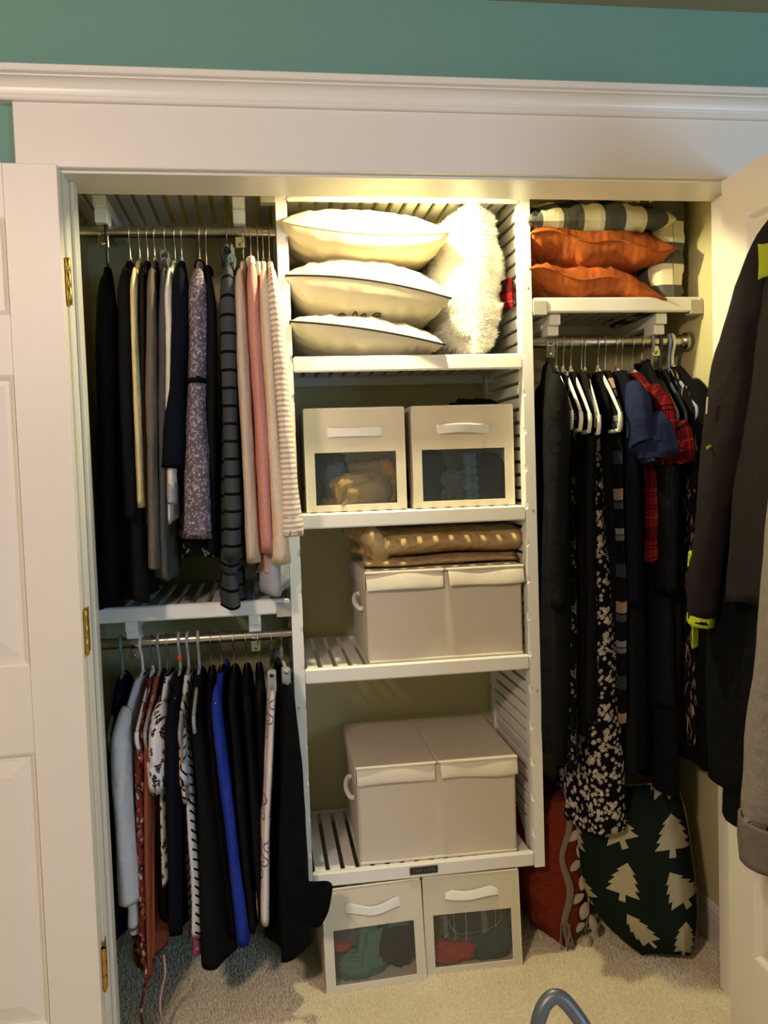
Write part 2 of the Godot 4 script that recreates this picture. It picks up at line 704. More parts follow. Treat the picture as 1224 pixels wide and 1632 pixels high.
func ceiling_lamp(at):
	var t = thing("ceiling_lamp", "round glass ceiling lamp in the bedroom behind the photographer", "lamp", at)
	part("lamp_base", lathe([Vector2(0.0, -0.03), Vector2(0.16, -0.03), Vector2(0.17, -0.01), Vector2(0.17, 0.0)]), M.trim, t)
	part("lamp_shade", lathe([Vector2(0.001, -0.12), Vector2(0.07, -0.112), Vector2(0.12, -0.085), Vector2(0.15, -0.03)]), lampmat(Color(1.0, 0.88, 0.78), 2.0), t)
	var l = OmniLight3D.new()
	l.name = "ceiling_light"
	l.position = Vector3(0, -0.2, 0)
	l.light_color = Color(1.0, 0.875, 0.80)
	l.light_energy = 2.3
	l.light_size = 0.12
	l.omni_range = 12.0
	l.omni_attenuation = 2.0
	l.shadow_enabled = true
	t.add_child(l, true)

func puck_lamp(at):
	# a flat lamp at the end of a short arm, facing down and into the closet
	var t = thing("puck_lamp", "small round white lamp on a short arm behind the closet header", "lamp", at)
	part("arm", box(Vector3(-0.012, 0.022, 0.0), Vector3(0.012, 0.028, -JD - at.z - 0.008), 0.001), M.trim, t)
	part("lamp_body", lathe([Vector2(0.031, 0.0), Vector2(0.036, 0.004), Vector2(0.036, 0.018), Vector2(0.034, 0.022), Vector2(0.001, 0.0225)]), M.trim, t)
	part("lamp_lens", lathe([Vector2(0.001, -0.008), Vector2(0.02, -0.006), Vector2(0.030, 0.0)]), lampmat(Color(1.0, 0.93, 0.66), 10.0), t)
	var l = SpotLight3D.new()
	l.name = "puck_light"
	l.position = Vector3(0, -0.014, 0)
	l.rotation.x = -1.35
	l.spot_angle = 86.0
	l.spot_angle_attenuation = 0.2
	l.spot_attenuation = 2.0
	l.spot_range = 6.0
	l.light_color = Color(1.0, 0.955, 0.74)
	l.light_energy = 1.2
	l.light_size = 0.025
	l.shadow_enabled = true
	t.add_child(l, true)

func room_window():
	# the far room wall, behind the camera, has one window; an even pale sky shows through
	var t = struct_root("window_1", Vector3(3.05, 1.35, 3.6))
	part("window_pane", cbox(Vector3(1.1, 1.2, 0.01)), lampmat(Color(0.78, 0.88, 1.0), 1.2), t)
	var st = new_st()
	for s in [-1, 1]:
		add_box(st, Vector3(s * 0.6 - 0.05, -0.7, -0.03), Vector3(s * 0.6 + 0.05, 0.7, 0.02), 0.004)
		add_box(st, Vector3(-0.55, s * 0.65 - 0.05, -0.03), Vector3(0.55, s * 0.65 + 0.05, 0.02), 0.004)
	part("window_frame", st.commit(), M.trim, t)
	var l = AreaLight3D.new()
	l.name = "window_light"
	l.position = Vector3(0, 0, -0.04)
	l.area_size = Vector2(1.1, 1.2)
	l.light_color = Color(0.70, 0.84, 1.0)
	l.light_energy = 4.9
	l.area_range = 12.0
	l.area_attenuation = 2.0
	l.shadow_enabled = true
	t.add_child(l, true)

# ------------------------------------------------------------------ the room
func make_room():
	var floor_m = box(Vector3(-2.4, -0.12, -1.0), Vector3(4.0, 0.0, 3.8))
	struct("floor", floor_m, M.carpet)
	struct("ceiling", box(Vector3(-2.4, CEIL, -1.0), Vector3(4.0, CEIL + 0.12, 3.8)), M.ceil)
	var st = new_st()
	add_box(st, Vector3(-2.4, 0, -JD), Vector3(-0.02, CEIL, 0))
	add_box(st, Vector3(W + 0.02, 0, -JD), Vector3(4.0, CEIL, 0))
	add_box(st, Vector3(-0.02, H + 0.02, -JD), Vector3(W + 0.02, CEIL, 0))
	struct("wall_front", st.commit(), M.teal)
	struct("wall_left", box(Vector3(-2.4, 0, 0), Vector3(-2.2, CEIL, 3.8)), M.room)
	struct("wall_right", box(Vector3(3.8, 0, 0), Vector3(4.0, CEIL, 3.8)), M.room)
	struct("wall_back", box(Vector3(-2.2, 0, 3.65), Vector3(3.8, CEIL, 3.8)), M.room)
	struct("wall_closet_back", box(Vector3(XL - 0.1, 0, ZB - 0.1), Vector3(XR + 0.1, CEIL, ZB)), M.closet)
	struct("wall_closet_left", box(Vector3(XL - 0.1, 0, ZB), Vector3(XL, CEIL, -JD)), M.closet)
	struct("wall_closet_right", box(Vector3(XR, 0, ZB), Vector3(XR + 0.1, CEIL, -JD)), M.closet)
	# inner lining of the header wall
	struct("wall_closet_front", box(Vector3(XL, H + 0.02, -JD - 0.008), Vector3(XR, CEIL, -JD)), M.closet)
	# baseboard along the closet's right and back walls
	var prof = [Vector2(0, 0), Vector2(0.014, 0), Vector2(0.014, 0.082), Vector2(0.0125, 0.086), Vector2(0.0125, 0.098), Vector2(0.009, 0.106), Vector2(0.006, 0.112), Vector2(0, 0.114)]
	st = new_st()
	add_extrude(st, prof, Vector3(-1, 0, 0), Vector3(0, 1, 0), Vector3(0, 0, 1), ZB, -JD)
	struct("baseboard_right", st.commit(), M.trim, Vector3(XR, 0, 0))
	st = new_st()
	add_extrude(st, prof, Vector3(0, 0, 1), Vector3(0, 1, 0), Vector3(1, 0, 0), XL, XR)
	struct("baseboard_back", st.commit(), M.trim, Vector3(0, 0, ZB))
	# jamb lining of the opening
	var j = struct_root("trim_1")
	part("side_jamb", box(Vector3(-0.02, 0, -JD), Vector3(0, H, 0), 0.002), M.trim, j)
	part("side_jamb", box(Vector3(W, 0, -JD), Vector3(W + 0.02, H, 0), 0.002), M.trim, j)
	part("head_jamb", box(Vector3(-0.02, H, -JD - 0.012), Vector3(W + 0.02, H + 0.02, 0), 0.002), M.trim, j)
	part("stop", box(Vector3(0, 0, -0.095), Vector3(0.009, H, -0.05), 0.002), M.trim, j)
	# casing: legs, header board and crown
	var c = struct_root("trim_2")
	part("casing_leg", box(Vector3(-0.09, 0, 0), Vector3(-0.006, H + 0.006, 0.018), 0.003), M.trim, c)
	part("casing_leg", box(Vector3(W + 0.006, 0, 0), Vector3(W + 0.09, H + 0.006, 0.018), 0.003), M.trim, c)
	part("header_board", box(Vector3(-0.09, H + 0.006, 0), Vector3(W + 0.09, 2.172, 0.018), 0.002), M.trim, c)
	var pr = [Vector2(0, 2.166), Vector2(0.027, 2.166), Vector2(0.030, 2.169), Vector2(0.030, 2.175), Vector2(0.027, 2.178)]
	for k in 9:
		var a = PI / 2 * k / 8.0
		pr.append(Vector2(0.028 + 0.022 * (1.0 - cos(a)), 2.180 + 0.026 * sin(a)))
	pr.append_array([Vector2(0.050, 2.209), Vector2(0.060, 2.211), Vector2(0.062, 2.214), Vector2(0.062, 2.223), Vector2(0.060, 2.225), Vector2(0, 2.225)])
	part("crown_molding", crown(pr, -0.09, W + 0.09), M.trim, c)

# crown with mitred returns at both ends
func crown(pr, x0, x1):
	var st = new_st()
	for i in pr.size() - 1:
		var p = pr[i]
		var q = pr[i + 1]
		if (q - p).length() < 1e-6:
			continue
		var e = q - p
		var n = Vector3(0, -e.x, e.y).normalized()
		quad(st, Vector3(x0 - p.x, p.y, p.x), Vector3(x1 + p.x, p.y, p.x), Vector3(x1 + q.x, q.y, q.x), Vector3(x0 - q.x, q.y, q.x), n)
		var nl = Vector3(-e.y, -e.x, 0).normalized()
		quad(st, Vector3(x0 - p.x, p.y, 0), Vector3(x0 - p.x, p.y, p.x), Vector3(x0 - q.x, q.y, q.x), Vector3(x0 - q.x, q.y, 0), nl)
		var nr = Vector3(e.y, -e.x, 0).normalized()
		quad(st, Vector3(x1 + p.x, p.y, 0), Vector3(x1 + p.x, p.y, p.x), Vector3(x1 + q.x, q.y, q.x), Vector3(x1 + q.x, q.y, 0), nr)
	return st.commit()

# six-panel door in local coordinates: x 0 (hinge) .. -w, face at z = 0 towards +z, thickness to -t
func door_panel_mesh(x0, y0, x1, y1, s):
	var st = new_st()
	var rings = [[0.0, 0.0], [0.004, -0.002], [0.012, -0.010], [0.020, -0.010], [0.050, -0.002], [0.051, -0.0015]]
	for k in rings.size() - 1:
		var a = rings[k]
		var b = rings[k + 1]
		var A = [Vector3(x0 + a[0], y0 + a[0], a[1] * s), Vector3(x1 - a[0], y0 + a[0], a[1] * s), Vector3(x1 - a[0], y1 - a[0], a[1] * s), Vector3(x0 + a[0], y1 - a[0], a[1] * s)]
		var B = [Vector3(x0 + b[0], y0 + b[0], b[1] * s), Vector3(x1 - b[0], y0 + b[0], b[1] * s), Vector3(x1 - b[0], y1 - b[0], b[1] * s), Vector3(x0 + b[0], y1 - b[0], b[1] * s)]
		for e in 4:
			var f = (e + 1) % 4
			var n = (A[f] - A[e]).cross(B[e] - A[e]).normalized()
			if n.z * s < 0:
				n = -n
			quad(st, A[e], A[f], B[f], B[e], n)
	var d = 0.051
	var zz = -0.0015 * s
	quad(st, Vector3(x0 + d, y0 + d, zz), Vector3(x1 - d, y0 + d, zz), Vector3(x1 - d, y1 - d, zz), Vector3(x0 + d, y1 - d, zz), Vector3(0, 0, s))
	return st.commit()

func make_door(called, at, turn):
	var d = struct_root(called, at, turn)
	var w = 0.757
	var t = 0.035
	var h = 2.026
	var cols = [[-0.106 - 0.223, -0.106], [-0.651, -0.651 + 0.223]]
	var rows = [[0.225, 0.820], [1.003, 1.603], [1.722, 1.918]]
	var st = new_st()
	add_box(st, Vector3(-0.106, 0, -t), Vector3(0, h, 0), 0.0015)
	add_box(st, Vector3(-w, 0, -t), Vector3(-0.651, h, 0), 0.0015)
	add_box(st, Vector3(-0.428, 0.002, -t), Vector3(-0.329, h - 0.002, 0))
	for r in [[0.0, 0.225], [0.820, 1.003], [1.603, 1.722], [1.918, h]]:
		for c in cols:
			add_box(st, Vector3(c[0], r[0], -t), Vector3(c[1], r[1], 0))
	part("door_frame", st.commit(), M.door, d)
	for c in cols:
		for r in rows:
			var pm = new_st()
			pm.append_from(door_panel_mesh(c[0], r[0], c[1], r[1], 1.0), 0, Transform3D.IDENTITY)
			pm.append_from(door_panel_mesh(c[0], r[0], c[1], r[1], -1.0), 0, Transform3D(Basis.IDENTITY, Vector3(0, 0, -t)))
			part("door_panel", pm.commit(), M.door, d)
	return d

func hinge(parent, y, x, z):
	var h = part("hinge", tube([Vector3(0, -0.044, 0), Vector3(0, 0.044, 0)], 0.0055, 12), M.brass, parent, Vector3(x, y, z))
	h.set_meta("label", "brass hinge")
	for k in 3:
		part("knuckle", tube([Vector3(0, -0.044 + k * 0.0305, 0), Vector3(0, -0.017 + k * 0.0305, 0)], 0.0072, 14), M.brass, h)
	part("pin_tip", lathe([Vector2(0.001, -0.056), Vector2(0.004, -0.052), Vector2(0.006, -0.044)], 12), M.brass, h)
	part("leaf", box(Vector3(-0.001, -0.044, -0.05), Vector3(0.0015, 0.044, -0.004)), M.brass, h, Vector3(-x + 0.0005, 0, 0))

func make_doors():
	# the left leaf is folded right back over the casing; its closet side faces the room
	var d = make_door("door_1", Vector3(-0.001, 0.004, 0.056), 0.0)
	for y in [1.80, 1.065, 0.325]:
		hinge(d, y, 0.004, -0.030)
	# the right leaf stands square to the wall; its closet side faces the opening
	make_door("door_2", Vector3(1.503, 0.004, 0.012), PI / 2)

# ------------------------------------------------------------------ shelving
func slat_shelf(called, label, x0, x1, ytop, zf = ZT, zb = ZB + 0.01, pitch = 0.041, off = 0.0):
	var t = thing(called, label, "shelf", Vector3((x0 + x1) / 2, ytop - 0.04, (zf + zb) / 2))
	var hw = (x1 - x0) / 2
	var hd = (zf - zb) / 2
	part("front_rail", box(Vector3(-hw, 0, hd - 0.02), Vector3(hw, 0.04, hd), 0.004), M.shelf, t)
	part("back_rail", box(Vector3(-hw, 0, -hd), Vector3(hw, 0.04, -hd + 0.02), 0.003), M.shelf, t)
	var n = int(floor((x1 - x0) / pitch))
	var slat = box(Vector3(-0.0145, 0.0262, -hd + 0.0205), Vector3(0.0145, 0.0392, hd - 0.0205), 0.002)
	for k in n:
		part("slat", slat, M.shelf, t, Vector3((k - (n - 1) / 2.0) * pitch + off, 0, 0))
	return t

func tower_side(label, x, s):
	# x = outer face, s = +1 when the inside of the tower lies towards +x
	var y0 = 0.262
	var y1 = 2.36
	var t = thing("tower_side", label, "shelving", Vector3(x + s * 0.0145, y0, (ZT + ZB) / 2))
	var hz = (ZT - ZB) / 2
	# front upright with shelf notches on its inner edge
	var poly = [Vector2(-0.0145, 0), Vector2(0.0145, 0)]
	var y = 0.658 - 0.1018 * 3 - y0
	while y < y1 - y0 - 0.05:
		if y > 0.03:
			poly.append_array([Vector2(0.0145, y - 0.006), Vector2(0.0075, y + 0.001), Vector2(0.0075, y + 0.012), Vector2(0.0145, y + 0.016)])
		y += 0.1018
	poly.append_array([Vector2(0.0145, y1 - y0), Vector2(-0.0145, y1 - y0)])
	for z in [hz - 0.018, -hz + 0.005]:
		var st = new_st()
		add_extrude(st, poly, Vector3(s, 0, 0), Vector3(0, 1, 0), Vector3(0, 0, 1), z, z + 0.018)
		if z > 0:
			add_box(st, Vector3(-0.0145, 0, z - 0.026), Vector3(0.0145, y1 - y0, z + 0.0001), 0.001)
		else:
			add_box(st, Vector3(-0.0145, 0, z + 0.0179), Vector3(0.0145, y1 - y0, z + 0.044), 0.001)
		part("upright", st.commit(), M.shelf, t)
	var slat = box(Vector3(-0.006, -0.0138, -hz + 0.0492), Vector3(0.006, 0.0138, hz - 0.0442), 0.002)
	part("bottom_board", box(Vector3(-0.006, 0.002, -hz + 0.0492), Vector3(0.006, 0.105, hz - 0.0442), 0.002), M.shelf, t)
	var k = 0
	while 0.126 + k * 0.0366 < y1 - y0 - 0.02:
		part("slat", slat, M.shelf, t, Vector3(s * 0.002, 0.126 + k * 0.0366, 0))
		k += 1
	# screw holes on the front face
	for yy in [0.5, 1.0, 1.6]:
		part("screw_cap", lathe([Vector2(0.0035, 0), Vector2(0.0035, 0.001), Vector2(0.0005, 0.0012)], 10), M.clip, t, Vector3(-s * 0.004, yy, hz), Vector3(PI / 2, 0, 0))

func rod(label, x0, x1, y, flange = false):
	var t = thing("hanging_rod", label, "rod", Vector3((x0 + x1) / 2, y, ROD_Z))
	var hw = (x1 - x0) / 2
	part("tube", tube([Vector3(-hw, 0, 0), Vector3(hw, 0, 0)], 0.0145, 24), M.steel, t)
	if flange:
		part("flange", tube([Vector3(hw - 0.004, 0, 0), Vector3(hw - 0.02, 0, 0), Vector3(hw - 0.021, 0, 0), Vector3(hw - 0.034, 0, 0)], [0.026, 0.024, 0.019, 0.0185], 24), M.steel, t)

func rod_bracket(label, x, y, ytop):
	# white arm under the shelf, block above the rod, bent metal clip below it
	var t = thing("rod_bracket", label, "bracket", Vector3(x, y, ROD_Z))
	part("arm", box(Vector3(-0.016, ytop - y - 0.030, -0.33), Vector3(0.016, ytop - y, 0.048), 0.002), M.shelf, t)
	part("block", box(Vector3(-0.016, 0.0155, -0.032), Vector3(0.016, ytop - y - 0.030, 0.032), 0.002), M.shelf, t)
	var pts = []
	for k in 13:
		var a = lerpf(-0.2, -PI + 0.2, k / 12.0)
		pts.append(Vector3(0, sin(a) * 0.0165, cos(a) * 0.0165))
	var a = new_arr()
	add_tube(a, pts, [Vector2(0.0125, 0.0012)].duplicate() if false else filled(pts.size(), Vector2(0.0125, 0.0012)), 8, Vector3(1, 0, 0))
	part("clip", arr_mesh(a), M.chrome, t)
	part("tab", box(Vector3(-0.0125, -0.042, 0.008), Vector3(0.0125, -0.010, 0.0105), 0.0008), M.chrome, t)
	part("screw", lathe([Vector2(0.005, 0), Vector2(0.0045, 0.002), Vector2(0.001, 0.0035)], 12), M.chrome, t, Vector3(0, -0.032, 0.0105), Vector3(PI / 2, 0, 0))

func filled(n, v):
	var o = []
	for k in n:
		o.append(v)
	return o

func make_shelving():
	tower_side("white ladder side of the shelf tower standing next to the upper pink sweaters", 0.449, 1.0)
	tower_side("white ladder side of the shelf tower standing next to the black dresses", 1.126, -1.0)
	var xa = 0.479
	var xb = 1.096
	slat_shelf("slatted_shelf", "white slatted top shelf just under the header above the cream cushions", xa, xb, 2.128)
	slat_shelf("slatted_shelf", "white slatted shelf carrying the cream cushions and the fluffy white cushion", xa, xb, 1.687)
	slat_shelf("slatted_shelf", "white slatted shelf carrying two window bins side by side", xa, xb, 1.276)
	slat_shelf("slatted_shelf", "white slatted shelf carrying the lidded box with a folded throw on it", xa, xb, 0.863)
	var s = slat_shelf("slatted_shelf", "lowest white slatted shelf with the small dark nameplate", xa, xb, 0.306)
	# nameplate on the lowest front rail
	var plate = part("nameplate", cbox(Vector3(0.078, 0.0212, 0.003), 0.001), M.plate, s, Vector3(0.7817 - 0.7875, 0.0215, (ZT - ZB - 0.01) / 2 + 0.0016))
	plate.set_meta("label", "small dark metal nameplate")
	var tm = TextMesh.new()
	tm.text = "JOHN LOUIS"
	var f = SystemFont.new()
	f.font_names = PackedStringArray(["Droid Serif"])
	tm.font = f
	tm.font_size = 32
	tm.pixel_size = 0.00034
	tm.depth = 0.0006
	part("lettering", tm, M.letter, plate, Vector3(0, 0, 0.0017))
	part("border", frame_mesh(0.074, 0.0175, 0.0006, 0.0006), M.letter, plate, Vector3(0, 0, 0.0016))
	# side shelves
	slat_shelf("slatted_shelf", "white slatted top shelf above the rod of blouses and sweaters", XL + 0.002, 0.447, 2.143, ZT, ZB + 0.01, 0.041, 0.004)
	slat_shelf("slatted_shelf", "white slatted shelf between the two left clothes rods", XL + 0.002, 0.447, 1.056)
	slat_shelf("slatted_shelf", "white slatted shelf carrying the orange and checked cushions", 1.128, XR - 0.002, 1.836)
	# grey end clips hooked over the shelf ends
	for q in [[1.148, 1.815, "grey clip holding the orange cushion shelf against the tower"], [XR - 0.02, 1.815, "grey clip holding the orange cushion shelf against the closet wall"], [0.429, 1.034, "grey clip holding the shelf between the left rods to the tower"], [0.430, 2.106, "grey clip holding the top shelf above the sweaters to the tower"]]:
		var c = thing("shelf_clip", q[2], "clip", Vector3(q[0], q[1], ZT))
		var st = new_st()
		add_box(st, Vector3(-0.019, -0.026, 0.0), Vector3(0.019, 0.012, 0.003), 0.001)
		add_box(st, Vector3(-0.019, -0.026, -0.03), Vector3(0.019, -0.0215, 0.0015), 0.001)
		part("clip_plate", st.commit(), M.clip, c, Vector3(0, 0, 0.0003))
	rod("steel clothes rod of the blouses and sweaters", XL + 0.001, 0.448, 2.022)
	rod("steel clothes rod of the trousers and dresses below the left shelf", XL + 0.001, 0.448, 0.950)
	rod("steel clothes rod of the black dresses, with a round wall flange", 1.127, XR - 0.001, 1.724, true)
	rod_bracket("white rod bracket near the left jamb over the sweaters", 0.008, 2.022, 2.103)
	rod_bracket("white rod bracket above the striped hooded top", 0.355, 2.022, 2.103)
	rod_bracket("white rod bracket near the left jamb over the white tee", 0.035, 0.950, 1.016)
	rod_bracket("white rod bracket over the white flowered capri trousers", 0.352, 0.950, 1.016)
	rod_bracket("white rod bracket beside the tower over the black dresses", 1.198, 1.724, 1.796)
	rod_bracket("white rod bracket over the black garments near the closet wall", 1.508, 1.724, 1.796)

func frame_mesh(w, h, t, d):
	var st = new_st()
	add_box(st, Vector3(-w / 2, h / 2 - t, 0), Vector3(w / 2, h / 2, d))
	add_box(st, Vector3(-w / 2, -h / 2, 0), Vector3(w / 2, -h / 2 + t, d))
	add_box(st, Vector3(-w / 2, -h / 2 + t, 0), Vector3(-w / 2 + t, h / 2 - t, d))
	add_box(st, Vector3(w / 2 - t, -h / 2 + t, 0), Vector3(w / 2, h / 2 - t, d))
	return st.commit()


# ------------------------------------------------------------------ soft shapes
# cushion lying flat: x wide, z deep, y thick. o: pinch, pw, wr (wrinkles), sd, f (a function that bends it)
func cushion_point(u, v, side, w, d, t, o):
	var pin = o.get("pinch", 0.07)
	var x = w * 0.5 * u * (1.0 - pin * (1.0 - v * v))
	var z = d * 0.5 * v * (1.0 - pin * (1.0 - u * u))
	var q = maxf((1.0 - u * u) * (1.0 - v * v), 0.0)
	var y = t * 0.5 * pow(q, o.get("pw", 0.42))
	var wr = o.get("wr", 0.006)
	var sd = o.get("sd", 1.0)
	var edge = 1.0 - minf(1.0 - absf(u), 1.0 - absf(v))
	var k = smoothstep(0.3, 0.9, edge) * smoothstep(0.0, 0.12, 1.0 - edge)
	# creases that run in from the seam
	var along = (v if absf(u) > absf(v) else u) * 13.0
	y += wr * k * nz.get_noise_3d(along * 38.0, side * 300.0 + sd * 77.0, edge * 40.0 + (500.0 if absf(u) > absf(v) else 0.0)) * 2.2
	y += wr * 0.9 * nz.get_noise_3d(u * 130.0, v * 130.0, sd * 55.0 + side * 200.0) * smoothstep(0.0, 0.3, 1.0 - edge)
	var p = Vector3(x, y * side, z)
	if o.has("f"):
		p = o.f.call(p, u, v)
	return p

func cushion(w, d, t, o = {}, n = 34):
	var a = new_arr()
	for side in [1.0, -1.0]:
		var rows = []
		var uvs = []
		for j in n + 1:
			var row = []
			var uv = []
			for i in n + 1:
				var u = sin((2.0 * i / n - 1.0) * PI / 2)
				var v = sin((2.0 * j / n - 1.0) * PI / 2)
				u = lerpf(u, 2.0 * i / n - 1.0, 0.35)
				v = lerpf(v, 2.0 * j / n - 1.0, 0.35)
				row.append(cushion_point(u, v, side, w, d, t, o))
				uv.append(Vector2(u * w * 0.5 + o.get("uo", 0.0), v * d * 0.5 + o.get("vo", 0.0)))
			rows.append(row)
			uvs.append(uv)
		add_sheet(a, rows, uvs, false, side < 0)
	return arr_mesh(a)

func seam_points(w, d, t, o, n = 20):
	var pts = []
	for e in 4:
		for k in n:
			var s = 2.0 * k / n - 1.0
			var uv = [Vector2(s, -1), Vector2(1, s), Vector2(-s, 1), Vector2(-1, -s)][e]
			pts.append(cushion_point(uv.x, uv.y, 0.0, w, d, t, o))
	pts.append(pts[0])
	return pts

# crumpled heap of cloth
func lump(sz, sd, amp = 0.22, n = 30):
	var a = new_arr()
	var rows = []
	var uvs = []
	for j in n + 1:
		var ph = PI * j / n
		var row = []
		var uv = []
		for i in n + 5:
			var th = TAU * i / (n + 4)
			var d = Vector3(sin(ph) * sin(th), cos(ph), sin(ph) * cos(th))
			var q = Vector3(signf(d.x) * pow(absf(d.x), 0.7), signf(d.y) * pow(absf(d.y), 0.7), signf(d.z) * pow(absf(d.z), 0.7))
			var k = 1.0 - amp * 2.2 * absf(nz.get_noise_3d(d.x * 95 + sd * 131, d.y * 95, d.z * 95)) + amp * 0.8 * nz.get_noise_3d(d.x * 210 + sd * 71, d.y * 210, d.z * 210)
			row.append(q * k * sz * 0.5)
			uv.append(Vector2(d.x * sz.x * 0.5, d.y * sz.y * 0.5 + d.z * 0.1))
		rows.append(row)
		uvs.append(uv)
	add_sheet(a, rows, uvs, true)
	return arr_mesh(a)

# ------------------------------------------------------------------ bins and boxes
func ribbon_mesh(w, h, bow, sag, tw):
	var pts = []
	var rad = []
	for k in 17:
		var t = k / 16.0
		pts.append(Vector3((t - 0.5) * w, -sag * pow(sin(PI * t), 2.0) + tw * sin(TAU * t), bow * pow(sin(PI * t), 1.2)))
		rad.append(Vector2(h * 0.5 * (1.0 - 0.12 * sin(PI * t)), 0.0007))
	var a = new_arr()
	add_tube(a, pts, rad, 8, Vector3(0, 1, 0.3 * signf(tw) if tw != 0 else 0.0))
	return arr_mesh(a)

# lean: how far the top of the front panel is pushed back
func window_bin(label, at, turn, w, h, strap, lean = 0.0):
	var t = thing("window_bin", label, "bin", at, turn, "fabric window bins in the tower")
	var d = 0.268
	var hw = w / 2
	var hd = d / 2
	var th = 0.0035
	var a = 0.0255
	var y0 = 0.018
	var y1 = 0.159
	var ang = -atan2(lean, h)
	var tilt = Vector3(ang, 0, 0)
	var foot = Vector3(0, 0, hd)
	var st = new_st()
	add_box(st, Vector3(-hw, 0, -th), Vector3(hw, y0, 0), 0.001)
	add_box(st, Vector3(-hw, y1, -th), Vector3(hw, h, 0), 0.001)
	add_box(st, Vector3(-hw, y0 - 0.001, -th), Vector3(-hw + a, y1 + 0.001, 0), 0.001)
	add_box(st, Vector3(hw - a, y0 - 0.001, -th), Vector3(hw, y1 + 0.001, 0), 0.001)
	var fp = part("front_panel", st.commit(), M.bin, t, foot, tilt)
	part("window", box(Vector3(-hw + a - 0.004, y0 - 0.004, -th - 0.0012), Vector3(hw - a + 0.004, y1 + 0.004, -th - 0.0002)), M.pane, fp).set_meta("label", "see-through window")
	part("handle", ribbon_mesh(0.148, 0.029, strap[0], strap[1], strap[2]), M.strap, fp, Vector3(0.0, 0.213, 0.001)).set_meta("label", "white strap handle")
	for s in [-1, 1]:
		part("corner_binding", tube([Vector3(s * (hw - 0.001), 0.0, -0.001), Vector3(s * (hw - 0.001), h, -0.001)], 0.0022, 8), M.bin_trim, fp)
		st = new_st()
		add_extrude(st, [Vector2(-hd, 0), Vector2(hd - th, 0), Vector2(hd - th - lean, h), Vector2(-hd, h)], Vector3(0, 0, 1), Vector3(0, 1, 0), Vector3(1, 0, 0), s * hw - (th if s > 0 else 0.0), s * hw + (0.0 if s > 0 else th))
		part("side_panel", st.commit(), M.bin, t)
	part("back_panel", box(Vector3(-hw + th, 0, -hd), Vector3(hw - th, h, -hd + th)), M.bin, t)
	part("base_panel", box(Vector3(-hw + th, 0, -hd + th), Vector3(hw - th, 0.004, hd - th)), M.bin, t)
	var rim = new_arr()
	var c = [Vector3(-hw + 0.002, h, hd - 0.002 - lean), Vector3(hw - 0.002, h, hd - 0.002 - lean), Vector3(hw - 0.002, h, -hd + 0.002), Vector3(-hw + 0.002, h, -hd + 0.002)]
	for k in 4:
		add_tube(rim, [c[k], c[(k + 1) % 4]], 0.0032, 8)
	part("rim", arr_mesh(rim), M.bin_trim, t)
	return t

func in_bin(called, label, m, at, sz, sd, turn = 0.0, amp = 0.22):
	single(called, lump(sz * Vector3(1.25, 1.2, 1.0), sd, amp), m, label, "clothing", at, Vector3(0, turn, 0.1 * sin(sd)))

func lidded_box(label, at, turn, w, h, d, lidlift):
	var t = thing("storage_box", label, "box", at, turn)
	var hw = w / 2
	var hd = d / 2
	part("body", box(Vector3(-hw + 0.004, 0, -hd), Vector3(hw - 0.004, h - 0.004, hd - 0.006), 0.006), M.boxf, t)
	var gap = 0.0055
	for s in [-1, 1]:
		var x0 = minf(s * gap, s * hw)
		var x1 = maxf(s * gap, s * hw)
		var lid = part("lid_panel", box(Vector3(minf(0, s * hw), h - 0.004, -hd), Vector3(maxf(0, s * hw), h + 0.0035, hd), 0.003), M.boxf, t)
		part("lid_binding", tube([Vector3(x0 + 0.001, h, hd + 0.001), Vector3(x1 - 0.001, h, hd + 0.001)], 0.0045, 10), M.box_trim, lid)
		var pts = []
		var rad = []
		for k in 15:
			var u = k / 14.0
			var x = lerpf(x0 + 0.003, x1 - 0.002, u)
			pts.append(Vector3(x, h - 0.024 + 0.002 * sin(u * 5.0 + s), hd + 0.002 + lidlift * 0.006 + 0.0025 * sin(u * 7.0 + s * 2.0)))
			rad.append(Vector2(0.0225, 0.0035))
		var a = new_arr()
		add_tube(a, pts, rad, 12, Vector3(0, 1, -0.16 - lidlift * 0.2), true, 0.16, s + at.y * 3)
		part("flap", arr_mesh(a), M.box_trim, lid)
		part("side_flap", box(Vector3(s * (hw + 0.0005) - 0.002, h - 0.044, -hd + 0.002), Vector3(s * (hw + 0.0005) + 0.002, h, hd - 0.003), 0.0015), M.boxf, lid)
		# rope handle on the short side
		var g = part("grip", tube(curve([Vector3(0, 0.014, -0.045), Vector3(s * 0.012, 0.012, -0.04), Vector3(s * 0.020, 0.0, 0.0), Vector3(s * 0.012, -0.012, 0.04), Vector3(0, -0.014, 0.045)]), 0.007, 10), M.strap, t, Vector3(s * (hw - 0.003), h * 0.62, 0.06))
		g.set_meta("label", "white side grip")
	part("bottom_binding", tube([Vector3(-hw + 0.006, 0.004, hd - 0.006), Vector3(hw - 0.006, 0.004, hd - 0.006)], 0.004, 8), M.box_trim, t)
	return t

